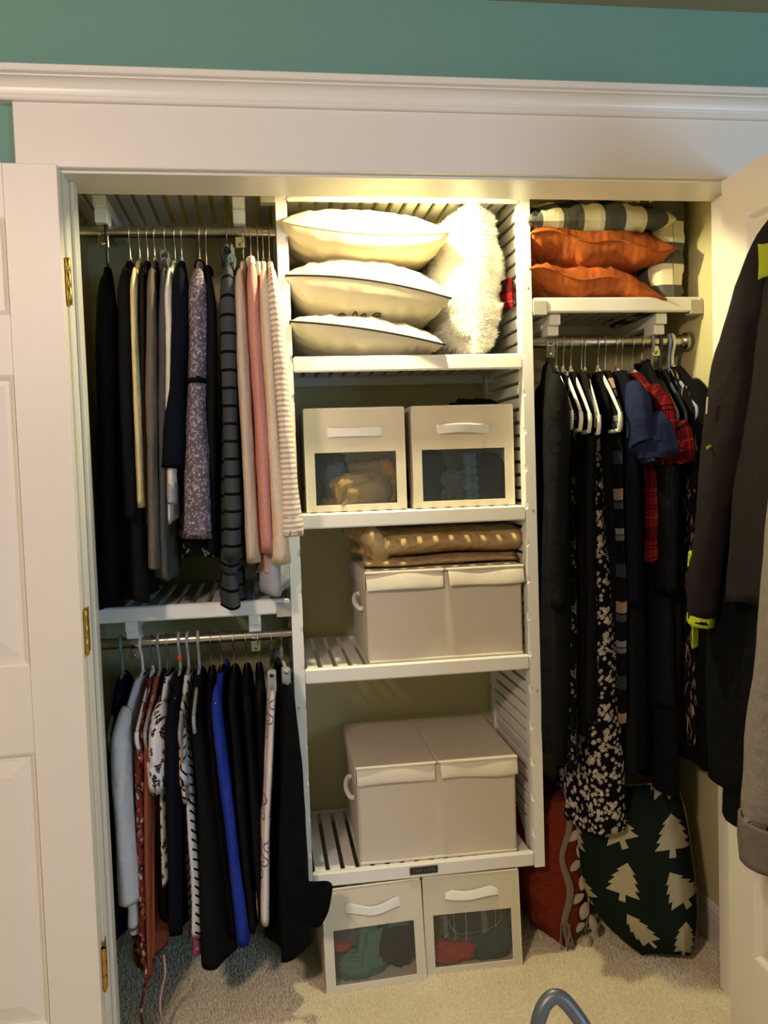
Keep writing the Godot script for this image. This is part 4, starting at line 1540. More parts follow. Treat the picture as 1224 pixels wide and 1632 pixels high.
func garment(g):
	var ry = ROD_Y[g.rod]
	var neck = g.get("neck", -0.085)
	var turn = asin(clampf(g.get("dx", 0.0) / 0.21, -0.9, 0.9))
	var at = Vector3(g.x, ry, ROD_Z)
	var t = thing(g.n, g.lab, g.cat, at + Vector3(0, neck, 0), turn, g.get("group", ""))
	part("body", body_mesh(g), g.m, t)
	var hw = g.get("hw", 0.2)
	var drop = g.get("drop", 0.10)
	var lx = g.get("lx", 0.0)
	var sd = g.get("sd", 1.0)
	if g.has("sl"):
		var s = g.sl      # length, rx, rz, sway x, out z
		var sm = g.get("sm", g.m)
		for f in [1.0, -1.0]:
			var L = s[0]
			var ox = s[3] if f > 0 else 0.0
			var oz = s[4] if f > 0 else 0.0
			var pts = [Vector3(0, -drop * 0.55, f * (hw - 0.055)), Vector3(0, -drop - 0.015, f * (hw - 0.008)), Vector3(ox * 0.15, -drop - 0.12, f * (hw + 0.008)), Vector3(ox * 0.5, -drop - L * 0.5, f * (hw + 0.006) + oz * 0.4), Vector3(ox, -drop - L, f * (hw - 0.004) + oz)]
			var rr = [Vector2(s[1] * 0.5, 0.02), Vector2(s[1], s[2]), Vector2(s[1] * 1.05, s[2] * 1.05), Vector2(s[1], s[2]), Vector2(s[1] * g.get("cw", 0.95), s[2] * 0.9)]
			var slv = part("sleeve", sleeve_mesh(pts, rr, sd + f, g.get("wob", 0.2)), sm, t)
			if g.has("band"):
				var c = pts[3].lerp(pts[2], 0.42)
				part("tie_band", sleeve_mesh([c + Vector3(0.0, 0.006, 0), c, c - Vector3(0.0, 0.006, 0)], [Vector2(s[1] * 1.08, s[2] * 1.08), Vector2(s[1] * 1.12, s[2] * 1.1), Vector2(s[1] * 1.08, s[2] * 1.08)], sd, 0.05), g.band, slv)
			if g.has("cuff"):
				var e = pts[4]
				var d = (pts[4] - pts[3]).normalized()
				part("cuff", sleeve_mesh([e - d * 0.045, e - d * 0.02, e + d * 0.004], [Vector2(rr[4].x * 1.07, rr[4].y * 1.07), Vector2(rr[4].x * 1.09, rr[4].y * 1.09), Vector2(rr[4].x * 1.05, rr[4].y * 1.05)], sd, 0.05), g.cuff, slv)
	if g.has("collar"):
		var a = new_arr()
		var pts = []
		for k in 21:
			var an = TAU * k / 20
			pts.append(Vector3(sin(an) * 0.011, -0.004 + 0.004 * cos(an * 2), cos(an) * g.get("nk", 0.052)))
		add_tube(a, pts, 0.005, 8)
		part("collar", arr_mesh(a), g.collar, t)
	if g.has("hood"):
		part("hood", lump(Vector3(g.hood[0], g.hood[1], g.hood[2]), sd, 0.25), g.m, t, Vector3(g.hood[3], g.hood[4], g.hood[5]), Vector3(0.2, 0, 0.1))
	if g.has("hem"):
		var q = g.duplicate()
		q.sl = null
		part("hem", hem_mesh(g), g.hem, t)
	if g.has("h"):
		var lab = "%s of the %s" % [g.h[2], g.short]
		var hg = hanger(g.h[0], M[g.h[1]], lab, at, turn, neck + g.get("hn", 0.004), g.get("hhw", 0.2), g.get("hdrop", drop))
		if g.has("sticker"):
			part("size_tag", tube([Vector3(0, -0.040, 0.0078), Vector3(0, -0.055, 0.0045)], 0.0056, 10), mat_once("tagorange", C(226, 96, 48)), hg).set_meta("label", "orange size tag")
	return t

func hem_mesh(g):
	# a band hanging below the body: lace edge, layered shirt or dropped hem
	var q = g.duplicate()
	q.skirt = true
	q.len = g.get("heml", 0.06)
	q.hw = g.get("hw", 0.2) * g.get("fl", 1.0) * 0.95
	q.hb = q.hw
	q.th = g.get("th", 0.016) * g.get("bf", 1.15) * 1.0
	q.fl = g.get("hemf", 1.0)
	q.fb = q.fl
	q.bf = 1.0
	q.lx = 0.0
	q.lz = 0.0
	var m = body_mesh(q)
	var st = new_st()
	st.append_from(m, 0, Transform3D(Basis.IDENTITY, Vector3(g.get("lx", 0.0), -g.len + 0.02, g.get("lz", 0.0))))
	return st.commit()

func make_upper_clothes():
	var L = [
		{"n": "coat", "x": 0.014, "dx": 0.024, "len": 0.85, "th": 0.024, "lx": -0.03, "wv": 0.012, "m": M.black, "sl": [0.70, 0.021, 0.036, -0.03, 0.0], "lab": "long black coat at the left end of the upper rod", "cat": "coat", "short": "black coat next to the left jamb", "h": ["tub", "h_black", "black plastic hanger"], "neck": -0.10},
		{"n": "dress", "x": 0.072, "dx": 0.010, "len": 0.85, "th": 0.030, "lx": -0.015, "wv": 0.014, "fl": 1.05, "m": M.black2, "sl": [0.55, 0.017, 0.034, -0.01, 0.0], "lab": "long black dress between the black coat and the yellow cardigan", "cat": "dress", "short": "long black dress beside the coat", "h": ["slim", "h_white", "white hanger"]},
		{"n": "cardigan", "x": 0.096, "dx": 0.008, "len": 0.60, "th": 0.010, "lx": -0.01, "wv": 0.005, "m": M.cream, "sl": [0.52, 0.010, 0.040, -0.006, 0.0], "lab": "pale yellow cardigan with thin sleeves on the upper rod", "cat": "cardigan", "short": "yellow cardigan", "h": ["slim", "h_white", "white hanger"]},
		{"n": "top", "x": 0.116, "dx": 0.008, "len": 0.70, "th": 0.008, "lx": -0.015, "wv": 0.006, "m": M.brownblk, "sl": [0.58, 0.008, 0.030, -0.015, -0.02], "lab": "narrow dark brown top between the yellow cardigan and the taupe jumper", "cat": "top", "short": "dark brown top", "h": ["wire", "wire", "wire hanger"]},
		{"n": "jumper", "x": 0.134, "dx": 0.011, "len": 0.72, "th": 0.014, "lx": -0.025, "wv": 0.006, "m": M.taupe, "cuff": M.taupe, "sl": [0.665, 0.013, 0.042, -0.025, 0.0], "lab": "taupe knitted jumper with long sleeves on the upper rod", "cat": "jumper", "short": "taupe jumper", "h": ["slim", "h_white", "white hanger"]},
		{"n": "hoodie", "x": 0.160, "dx": 0.014, "len": 0.80, "th": 0.020, "lx": -0.03, "wv": 0.010, "m": M.charcoal, "sl": [0.68, 0.013, 0.032, -0.035, -0.03], "hood": [0.036, 0.085, 0.15, 0.0, -0.012, 0.05], "lab": "grey hooded top with its hood folded on the upper rod", "cat": "hoodie", "short": "grey hooded top", "h": ["wire", "wire", "wire hanger"]},
		{"n": "blouse", "x": 0.186, "dx": -0.002, "len": 0.66, "th": 0.008, "lx": -0.02, "wv": 0.005, "m": M.offwhite, "sl": [0.51, 0.0115, 0.032, -0.015, 0.0], "cuff": M.bluegrey, "lab": "off-white blouse whose pale cuff shows below the navy jacket", "cat": "blouse", "short": "off-white blouse", "h": ["wire", "wire", "wire hanger"]},
		{"n": "jacket", "x": 0.203, "dx": 0.008, "len": 0.55, "th": 0.024, "bf": 1.35, "lx": -0.028, "wv": 0.008, "m": M.navy, "sl": [0.43, 0.022, 0.042, -0.035, 0.01], "cw": 1.4, "lab": "short navy blue jacket beside the patterned mauve blouse", "cat": "jacket", "short": "navy jacket", "h": ["slim", "h_white", "white hanger"]},
		{"n": "blouse", "x": 0.249, "dx": 0.003, "len": 0.70, "th": 0.020, "bf": 2.2, "lx": -0.03, "wv": 0.012, "m": M.print_mauve, "band": M.black, "sl": [0.60, 0.022, 0.042, -0.026, 0.01], "cw": 1.75, "wob": 0.3, "hem": M.scroll, "heml": 0.07, "collar": M.black, "lab": "mauve grey blouse with a pale print and tied sleeves", "cat": "blouse", "short": "mauve print blouse", "h": ["slim", "h_white", "white hanger"]},
		{"n": "top", "x": 0.266, "dx": 0.016, "len": 0.72, "th": 0.016, "lx": -0.03, "wv": 0.010, "m": M.black2, "sl": [0.50, 0.014, 0.034, -0.02, -0.03], "collar": M.black2, "lab": "black lace top half hidden behind the mauve print blouse", "cat": "top", "short": "black lace top", "h": ["wire", "wire", "wire hanger"], "neck": -0.10},
		{"n": "hoodie", "x": 0.320, "dx": 0.004, "len": 0.80, "th": 0.022, "bf": 1.3, "lx": -0.022, "wv": 0.008, "m": M.stripe_dark, "sl": [0.665, 0.019, 0.044, -0.014, 0.004], "cw": 1.25, "hem": M.stripe_dark, "heml": 0.11, "hemf": 1.0, "hood": [0.040, 0.085, 0.15, 0.003, -0.006, 0.05], "lab": "charcoal hooded top with black stripes on the upper rod", "cat": "hoodie", "short": "striped hooded top", "h": ["wire", "wire", "wire hanger"], "neck": -0.075},
		{"n": "jumper", "x": 0.362, "dx": -0.010, "len": 0.72, "th": 0.012, "lx": 0.0, "wv": 0.005, "m": M.heather, "sl": [0.665, 0.0145, 0.044, 0.006, 0.006], "cw": 1.2, "lab": "oatmeal heather jumper beside the striped hooded top", "cat": "jumper", "short": "oatmeal jumper", "h": ["wire", "wire", "wire hanger"]},
		{"n": "cardigan", "x": 0.382, "dx": 0.001, "len": 0.76, "th": 0.012, "lx": 0.004, "wv": 0.006, "m": M.pinkwhite, "sm": M.pink, "sl": [0.655, 0.0165, 0.046, 0.010, 0.010], "cw": 1.05, "hem": M.dustypink, "heml": 0.075, "bf": 1.8, "hood": [0.030, 0.05, 0.10, 0.0, -0.02, 0.03], "lab": "pink cardigan hanging over a pale top on the upper rod", "cat": "cardigan", "short": "pink cardigan", "h": ["wire", "wire", "wire hanger"], "neck": -0.072},
		{"n": "shirt", "x": 0.400, "dx": 0.0, "len": 0.85, "th": 0.020, "bf": 1.9, "lx": 0.006, "wv": 0.008, "m": M.bluegrey, "lab": "pale blue grey shirt whose hem shows below the pink cardigan", "cat": "shirt", "short": "blue grey shirt", "h": ["wire", "wire", "wire hanger"]},
		{"n": "cardigan", "x": 0.414, "dx": -0.003, "len": 0.72, "th": 0.012, "lx": 0.008, "wv": 0.006, "m": M.cream2, "sl": [0.672, 0.0155, 0.044, 0.014, 0.008], "cw": 1.5, "lab": "cream knitted cardigan between the pink cardigan and the striped jumper", "cat": "cardigan", "short": "cream cardigan", "h": ["slim", "h_tan", "tan hanger"]},
		{"n": "jumper", "x": 0.430, "dx": 0.003, "len": 0.70, "th": 0.014, "lx": 0.0, "wv": 0.006, "m": M.stripe_tan, "sl": [0.60, 0.0185, 0.046, 0.020, 0.012], "cw": 1.55, "cuff": M.stripe_tan, "lab": "white jumper with fine tan stripes next to the shelf tower", "cat": "jumper", "short": "tan striped jumper", "h": ["slim", "h_tan", "tan hanger"]},
	]
	for k in L.size():
		L[k].rod = "upper"
		L[k].sd = 1.0 + k * 1.7
		garment(L[k])

func make_lower_clothes():
	var L = [
		{"n": "dress", "x": 0.000, "dx": -0.006, "len": 0.62, "th": 0.022, "lx": -0.02, "wv": 0.010, "m": M.deepnavy, "lab": "dark navy dress at the left end of the lower rod", "cat": "dress", "short": "dark navy dress", "h": ["tub", "h_teal", "grey green plastic hanger"]},
		{"n": "tee", "x": 0.052, "dx": -0.034, "len": 0.56, "hw": 0.195, "hb": 0.17, "th": 0.018, "bf": 1.5, "lx": -0.005, "hs": -0.03, "wv": 0.010, "nw": 2.0, "m": M.white, "sl": [0.42, 0.021, 0.045, 0.004, 0.0], "cw": 1.25, "hem": M.white, "heml": 0.04, "lab": "white long-sleeved tee on the lower rod", "cat": "tee", "short": "white tee", "h": ["tub", "h_white", "thick white plastic hanger"]},
		{"n": "dress", "x": 0.078, "dx": -0.020, "len": 0.70, "hw": 0.165, "drop": 0.10, "th": 0.018, "bf": 1.5, "fl": 1.12, "lx": -0.018, "wv": 0.014, "nw": 4.0, "m": M.floral_rust, "lab": "rust and cream flowered dress next to the white tee", "cat": "dress", "short": "rust flowered dress", "h": ["slim", "h_white", "white hanger"], "sl": [0.60, 0.011, 0.03, -0.014, 0.012], "hhw": 0.2},
		{"n": "dress", "x": 0.096, "dx": -0.018, "len": 0.69, "hw": 0.17, "th": 0.012, "bf": 1.2, "fl": 1.1, "lx": -0.018, "wv": 0.010, "m": M.rust, "sl": [0.62, 0.008, 0.026, -0.022, 0.012], "lab": "plain rust brown dress behind the flowered one", "cat": "dress", "short": "rust brown dress", "h": ["tub", "h_grey", "grey green plastic hanger"]},
		{"n": "dress", "x": 0.116, "dx": -0.022, "len": 0.60, "hw": 0.16, "th": 0.014, "bf": 1.3, "lx": 0.0, "wv": 0.008, "m": M.black, "lab": "black dress behind the white flowered blouse", "cat": "dress", "short": "black dress by the flowered blouse", "h": ["wire", "wire", "wire hanger"]},
		{"n": "blouse", "x": 0.122, "dx": -0.016, "len": 0.50, "hw": 0.175, "th": 0.014, "bf": 1.1, "lx": 0.0, "wv": 0.006, "m": M.floral_white, "sl": [0.145, 0.026, 0.055, -0.004, 0.01], "cw": 0.7, "lab": "white blouse with small black flowers and puffed cap sleeves", "cat": "blouse", "short": "white blouse with black flowers", "h": ["wire", "wire", "wire hanger"]},
		{"n": "dress", "x": 0.150, "dx": -0.010, "len": 0.63, "hw": 0.19, "th": 0.018, "bf": 1.2, "lx": -0.014, "wv": 0.008, "m": M.navy, "sl": [0.52, 0.016, 0.04, -0.012, 0.0], "lab": "plain black navy dress left of the striped leaf print dress", "cat": "dress", "short": "black navy dress", "h": ["tub", "h_grey", "grey plastic hanger with an orange tag"], "drop": 0.085, "sticker": true},
		{"n": "dress", "x": 0.172, "dx": -0.012, "len": 0.635, "hw": 0.17, "th": 0.015, "bf": 1.2, "fl": 1.12, "lx": 0.006, "wv": 0.012, "nw": 2.0, "m": M.leafvein, "sl": [0.18, 0.011, 0.03, 0.004, 0.0], "lab": "white dress with black leaf vein stripes on the lower rod", "cat": "dress", "short": "leaf stripe dress", "h": ["tub", "h_grey", "grey plastic hanger with an open bar"], "hem": M.floral_plum, "heml": 0.07, "drop": 0.105},
		{"n": "dress", "x": 0.200, "dx": -0.004, "len": 0.71, "hw": 0.18, "th": 0.028, "bf": 1.6, "fl": 1.1, "lx": 0.030, "wv": 0.014, "m": M.black2, "lab": "long black dress right of the leaf stripe dress", "cat": "dress", "short": "long black dress right of the leaf stripes", "h": ["tub", "h_grey", "dark grey plastic hanger"], "drop": 0.07},
		{"n": "trousers", "x": 0.232, "dx": 0.0, "len": 0.66, "hw": 0.17, "th": 0.018, "bf": 1.2, "lx": 0.028, "wv": 0.008, "m": M.black, "lab": "black trousers left of the royal blue dress", "cat": "trousers", "hhw": 0.12, "short": "black trousers left of the blue dress", "h": ["wire", "wire", "wire hanger"]},
		{"n": "dress", "x": 0.258, "dx": -0.008, "len": 0.672, "hw": 0.185, "th": 0.012, "bf": 1.3, "lx": 0.040, "lz": 0.0, "hs": 0.0, "wv": 0.006, "nw": 1.5, "m": M.royal, "sl": [0.62, 0.012, 0.03, 0.042, 0.0], "cw": 1.3, "lab": "royal blue dress among the black clothes on the lower rod", "cat": "dress", "short": "royal blue dress", "h": ["wire", "wire", "wire hanger"], "drop": 0.04},
		{"n": "trousers", "x": 0.292, "dx": -0.006, "len": 0.64, "hw": 0.18, "th": 0.018, "bf": 1.1, "lx": 0.03, "wv": 0.006, "m": M.black2, "lab": "black trousers right of the royal blue dress", "cat": "trousers", "hhw": 0.12, "short": "black trousers right of the blue dress", "h": ["wire", "wire", "wire hanger"], "drop": 0.05},
		{"n": "skirt", "x": 0.325, "dx": -0.004, "len": 0.62, "hw": 0.18, "th": 0.020, "bf": 1.2, "lx": 0.02, "wv": 0.008, "m": M.satin, "lab": "black satin skirt left of the flowered capri trousers", "cat": "skirt", "hhw": 0.12, "short": "black satin skirt", "h": ["wire", "wire", "wire hanger"], "drop": 0.05},
		{"n": "trousers", "x": 0.358, "dx": -0.004, "len": 0.60, "hw": 0.17, "th": 0.016, "bf": 1.0, "lx": 0.0, "wv": 0.006, "m": M.black, "lab": "black trousers touching the flowered capri trousers", "cat": "trousers", "hhw": 0.12, "short": "black trousers touching the capris", "h": ["wire", "wire", "wire hanger"], "drop": 0.05},
		{"n": "capri_trousers", "x": 0.394, "dx": -0.005, "neck": -0.105, "len": 0.60, "hw": 0.195, "th": 0.016, "bf": 1.25, "fl": 0.98, "lx": -0.048, "wv": 0.006, "nw": 1.5, "skirt": true, "m": M.lineflower, "lab": "white capri trousers with outlined flowers on a clip hanger", "cat": "trousers", "short": "flowered capri trousers", "h": ["clip", "h_black", "black clip hanger"], "hn": 0.06},
		{"n": "skirt", "x": 0.420, "dx": 0.010, "neck": -0.095, "len": 0.70, "hw": 0.185, "hb": 0.15, "th": 0.026, "bf": 1.9, "fl": 1.10, "lx": -0.015, "wv": 0.016, "nw": 3.0, "skirt": true, "m": M.black, "lab": "wide black skirt on clips next to the shelf tower", "cat": "skirt", "short": "wide black skirt", "h": ["clip", "h_grey", "grey clip hanger"], "hn": 0.055},
	]
	for k in L.size():
		L[k].rod = "lower"
		L[k].sd = 40.0 + k * 1.9
		garment(L[k])
	# the skirt's hem corner swings out over the floor bin
	var a = new_arr()
	var rows = []
	var uvs = []
	for j in 15:
		var v = j / 14.0
		var row = []
		var uv = []
		for i in 13:
			var u = i / 12.0
			row.append(Vector3(0.41 + (0.112 - 0.03 * v) * sin(u * PI * 0.5), 0.365 - 0.03 * u - (0.09 + 0.05 * (1.0 - u)) * v, -0.208 - 0.03 * (1.0 - u) + 0.014 * sin(u * 6.0 + v * 4.0) + 0.012 * sin(v * PI)))
			uv.append(Vector2(u, v) * 0.1)
		rows.append(row)
		uvs.append(uv)
	add_sheet(a, rows, uvs)
	var sk = get_node("skirt_001")
	var inv = Transform3D(Basis(Vector3(0, 1, 0), sk.rotation.y), sk.position).affine_inverse()
	var o = part("hem_corner", arr_mesh(a), M.black, sk)
	o.transform = inv
	# loose ties hanging below the dresses
	var ties = [[0.052, 0.20, 0.02, M.floral_rust, "dress_001"], [0.098, 0.21, 0.03, M.dustypink, "dress_002"]]
	for q in ties:
		var pts = []
		for k in 9:
			pts.append(Vector3(q[0] - 0.012 * k / 8.0 + 0.006 * sin(k * 0.9), lerpf(q[1], q[2], k / 8.0), -0.21 + 0.008 * sin(k * 1.2)))
		var b = new_arr()
		add_tube(b, pts, filled(9, Vector2(0.0032, 0.0012)), 6, Vector3(1, 0, 0.3))
		var d = get_node(q[4])
		var tie = part("tie", arr_mesh(b), q[3], d)
		tie.transform = Transform3D(Basis(Vector3(0, 1, 0), d.rotation.y), d.position).affine_inverse()

func make_long_clothes():
	var L = [
		{"n": "dress", "x": 1.190, "dx": -0.045, "len": 1.07, "hw": 0.20, "th": 0.026, "bf": 1.4, "lx": -0.008, "wv": 0.016, "nw": 2.5, "m": M.black2, "sl": [0.55, 0.026, 0.045, -0.01, 0.0], "drop": 0.10, "neck": -0.06, "lab": "charcoal black long dress beside the shelf tower on the right rod", "cat": "dress", "short": "charcoal long dress by the tower", "h": ["slim", "h_black", "black hanger"]},
		{"n": "dress", "x": 1.216, "dx": -0.035, "len": 1.05, "hw": 0.115, "th": 0.024, "bf": 1.4, "fl": 1.35, "lx": -0.03, "wv": 0.014, "m": M.satin, "lab": "satin black dress on the first white hanger of the right rod", "cat": "dress", "short": "satin black dress", "h": ["slim", "h_white", "white hanger with an open bar"], "drop": 0.12, "hdrop": 0.12},
		{"n": "dress", "x": 1.236, "dx": -0.030, "len": 1.06, "hw": 0.135, "th": 0.014, "bf": 1.5, "fl": 1.6, "lx": -0.036, "wv": 0.006, "nw": 2.0, "m": M.scroll, "lab": "black dress with fine white scroll print on the right rod", "cat": "dress", "short": "scroll print dress", "h": ["slim", "h_white", "white hanger with an open bar"], "drop": 0.12, "hdrop": 0.125},
		{"n": "dress", "x": 1.258, "dx": -0.028, "len": 0.98, "hw": 0.12, "th": 0.024, "bf": 1.2, "fl": 1.38, "lx": -0.026, "wv": 0.010, "m": M.black, "lab": "plain black dress right of the scroll print dress", "cat": "dress", "short": "plain black dress by the scroll print", "h": ["slim", "h_white", "white hanger with an open bar"], "drop": 0.12, "hdrop": 0.13},
		{"n": "dress", "x": 1.300, "dx": -0.045, "len": 1.24, "hw": 0.12, "hb": 0.12, "th": 0.030, "bf": 2.5, "fl": 1.65, "lx": -0.010, "wv": 0.020, "nw": 2.0, "m": M.floral_bw, "neck": -0.09, "lab": "black maxi dress covered in white blossoms", "cat": "dress", "short": "white blossom dress", "h": ["slim", "h_white", "white hanger with an open bar"], "drop": 0.12, "hdrop": 0.13},
		{"n": "dress", "x": 1.290, "dx": -0.045, "len": 0.94, "hw": 0.17, "th": 0.022, "bf": 1.2, "fl": 1.18, "lx": -0.030, "wv": 0.010, "m": M.black2, "lab": "black dress hanging in front of the white blossom dress", "cat": "dress", "short": "black dress in front of the blossoms", "h": ["wire", "wire", "clear hook hanger"], "drop": 0.12},
		{"n": "dress", "x": 1.338, "dx": -0.030, "len": 0.80, "hw": 0.12, "th": 0.016, "bf": 1.1, "fl": 1.3, "lx": -0.012, "wv": 0.008, "m": M.black, "lab": "black dress between the blossom dress and the navy tee", "cat": "dress", "short": "black dress by the navy tee", "h": ["slim", "h_white", "white hanger with an open bar"], "drop": 0.12, "hdrop": 0.13, "hhw": 0.215},
		{"n": "dress", "x": 1.360, "dx": -0.040, "len": 0.95, "hw": 0.19, "th": 0.010, "bf": 1.2, "lx": -0.008, "wv": 0.006, "m": M.banded, "lab": "dark dress with grey bands showing beside the blossom dress", "cat": "dress", "short": "grey banded dress", "h": ["wire", "wire", "wire hanger"], "drop": 0.13},
		{"n": "tee", "x": 1.392, "dx": -0.030, "len": 0.64, "hw": 0.205, "th": 0.034, "bf": 1.0, "lx": -0.01, "wv": 0.010, "m": M.navy, "sm": M.navy2, "sl": [0.155, 0.032, 0.058, 0.042, 0.035], "cw": 1.3, "wob": 0.1, "neck": -0.085, "lab": "navy blue tee with wide short sleeves on the right rod", "cat": "tee", "short": "navy tee", "h": ["slim", "h_grey", "grey plastic hanger"], "drop": 0.095},
		{"n": "trousers", "x": 1.410, "dx": -0.050, "len": 1.10, "hw": 0.18, "th": 0.030, "bf": 1.1, "lx": -0.010, "wv": 0.012, "m": M.black2, "lab": "long black garment below the navy tee", "cat": "clothing", "short": "long black garment below the navy tee", "h": ["wire", "wire", "wire hanger"], "drop": 0.11},
		{"n": "shirt", "x": 1.440, "dx": -0.012, "len": 0.52, "hw": 0.20, "th": 0.022, "lx": -0.02, "wv": 0.008, "m": M.tartan, "sl": [0.16, 0.030, 0.055, 0.030, 0.03], "cw": 1.3, "wob": 0.1, "neck": -0.09, "lab": "red tartan shirt behind the navy tee", "cat": "shirt", "short": "red tartan shirt", "h": ["slim", "h_grey", "grey plastic hanger"], "drop": 0.10},
		{"n": "jacket", "x": 1.470, "dx": -0.030, "len": 0.95, "hw": 0.185, "th": 0.030, "lx": 0.0, "wv": 0.012, "m": M.satin, "collar": M.black2, "neck": -0.06, "sl": [0.5, 0.03, 0.05, 0.0, 0.0], "lab": "shiny black jacket with a folded collar behind the tartan shirt", "cat": "jacket", "short": "shiny black jacket", "h": ["wire", "wire", "wire hanger"], "drop": 0.13},
		{"n": "dress", "x": 1.500, "dx": -0.030, "len": 1.16, "hw": 0.16, "th": 0.030, "bf": 1.2, "fl": 1.15, "lx": -0.02, "wv": 0.014, "m": M.black, "lab": "long black dress on a clear plastic hanger", "cat": "dress", "short": "long black dress under clear plastic", "h": ["tub", "h_grey", "clear grey plastic hanger"], "drop": 0.13},
		{"n": "dress", "x": 1.524, "dx": -0.030, "len": 1.02, "hw": 0.155, "th": 0.030, "bf": 1.2, "fl": 1.15, "lx": -0.02, "wv": 0.012, "m": M.black2, "lab": "black dress left of the brush stroke print dress", "cat": "dress", "short": "black dress by the brush strokes", "h": ["tub", "h_navy", "dark blue plastic hanger"], "drop": 0.13},
		{"n": "dress", "x": 1.550, "dx": -0.032, "len": 1.04, "hw": 0.18, "th": 0.018, "bf": 1.2, "lx": -0.004, "wv": 0.008, "m": M.brush, "sl": [0.22, 0.014, 0.04, 0.0, 0.0], "lab": "black dress with brown and white brush strokes", "cat": "dress", "short": "brush stroke dress", "h": ["tub", "h_blue", "pale blue plastic hanger"], "drop": 0.12, "hhw": 0.22},
		{"n": "dress", "x": 1.562, "dx": -0.020, "len": 1.10, "hw": 0.20, "hb": 0.12, "th": 0.026, "bf": 1.2, "lx": 0.0, "wv": 0.010, "m": M.black, "sl": [0.20, 0.030, 0.05, 0.004, 0.01], "lab": "short-sleeved black dress nearest the closet's right wall", "cat": "dress", "short": "black dress nearest the wall", "h": ["tub", "h_white", "white plastic hanger"], "drop": 0.11, "neck": -0.075},
	]
	for k in L.size():
		L[k].rod = "long"
		L[k].sd = 80.0 + k * 2.1
		garment(L[k])

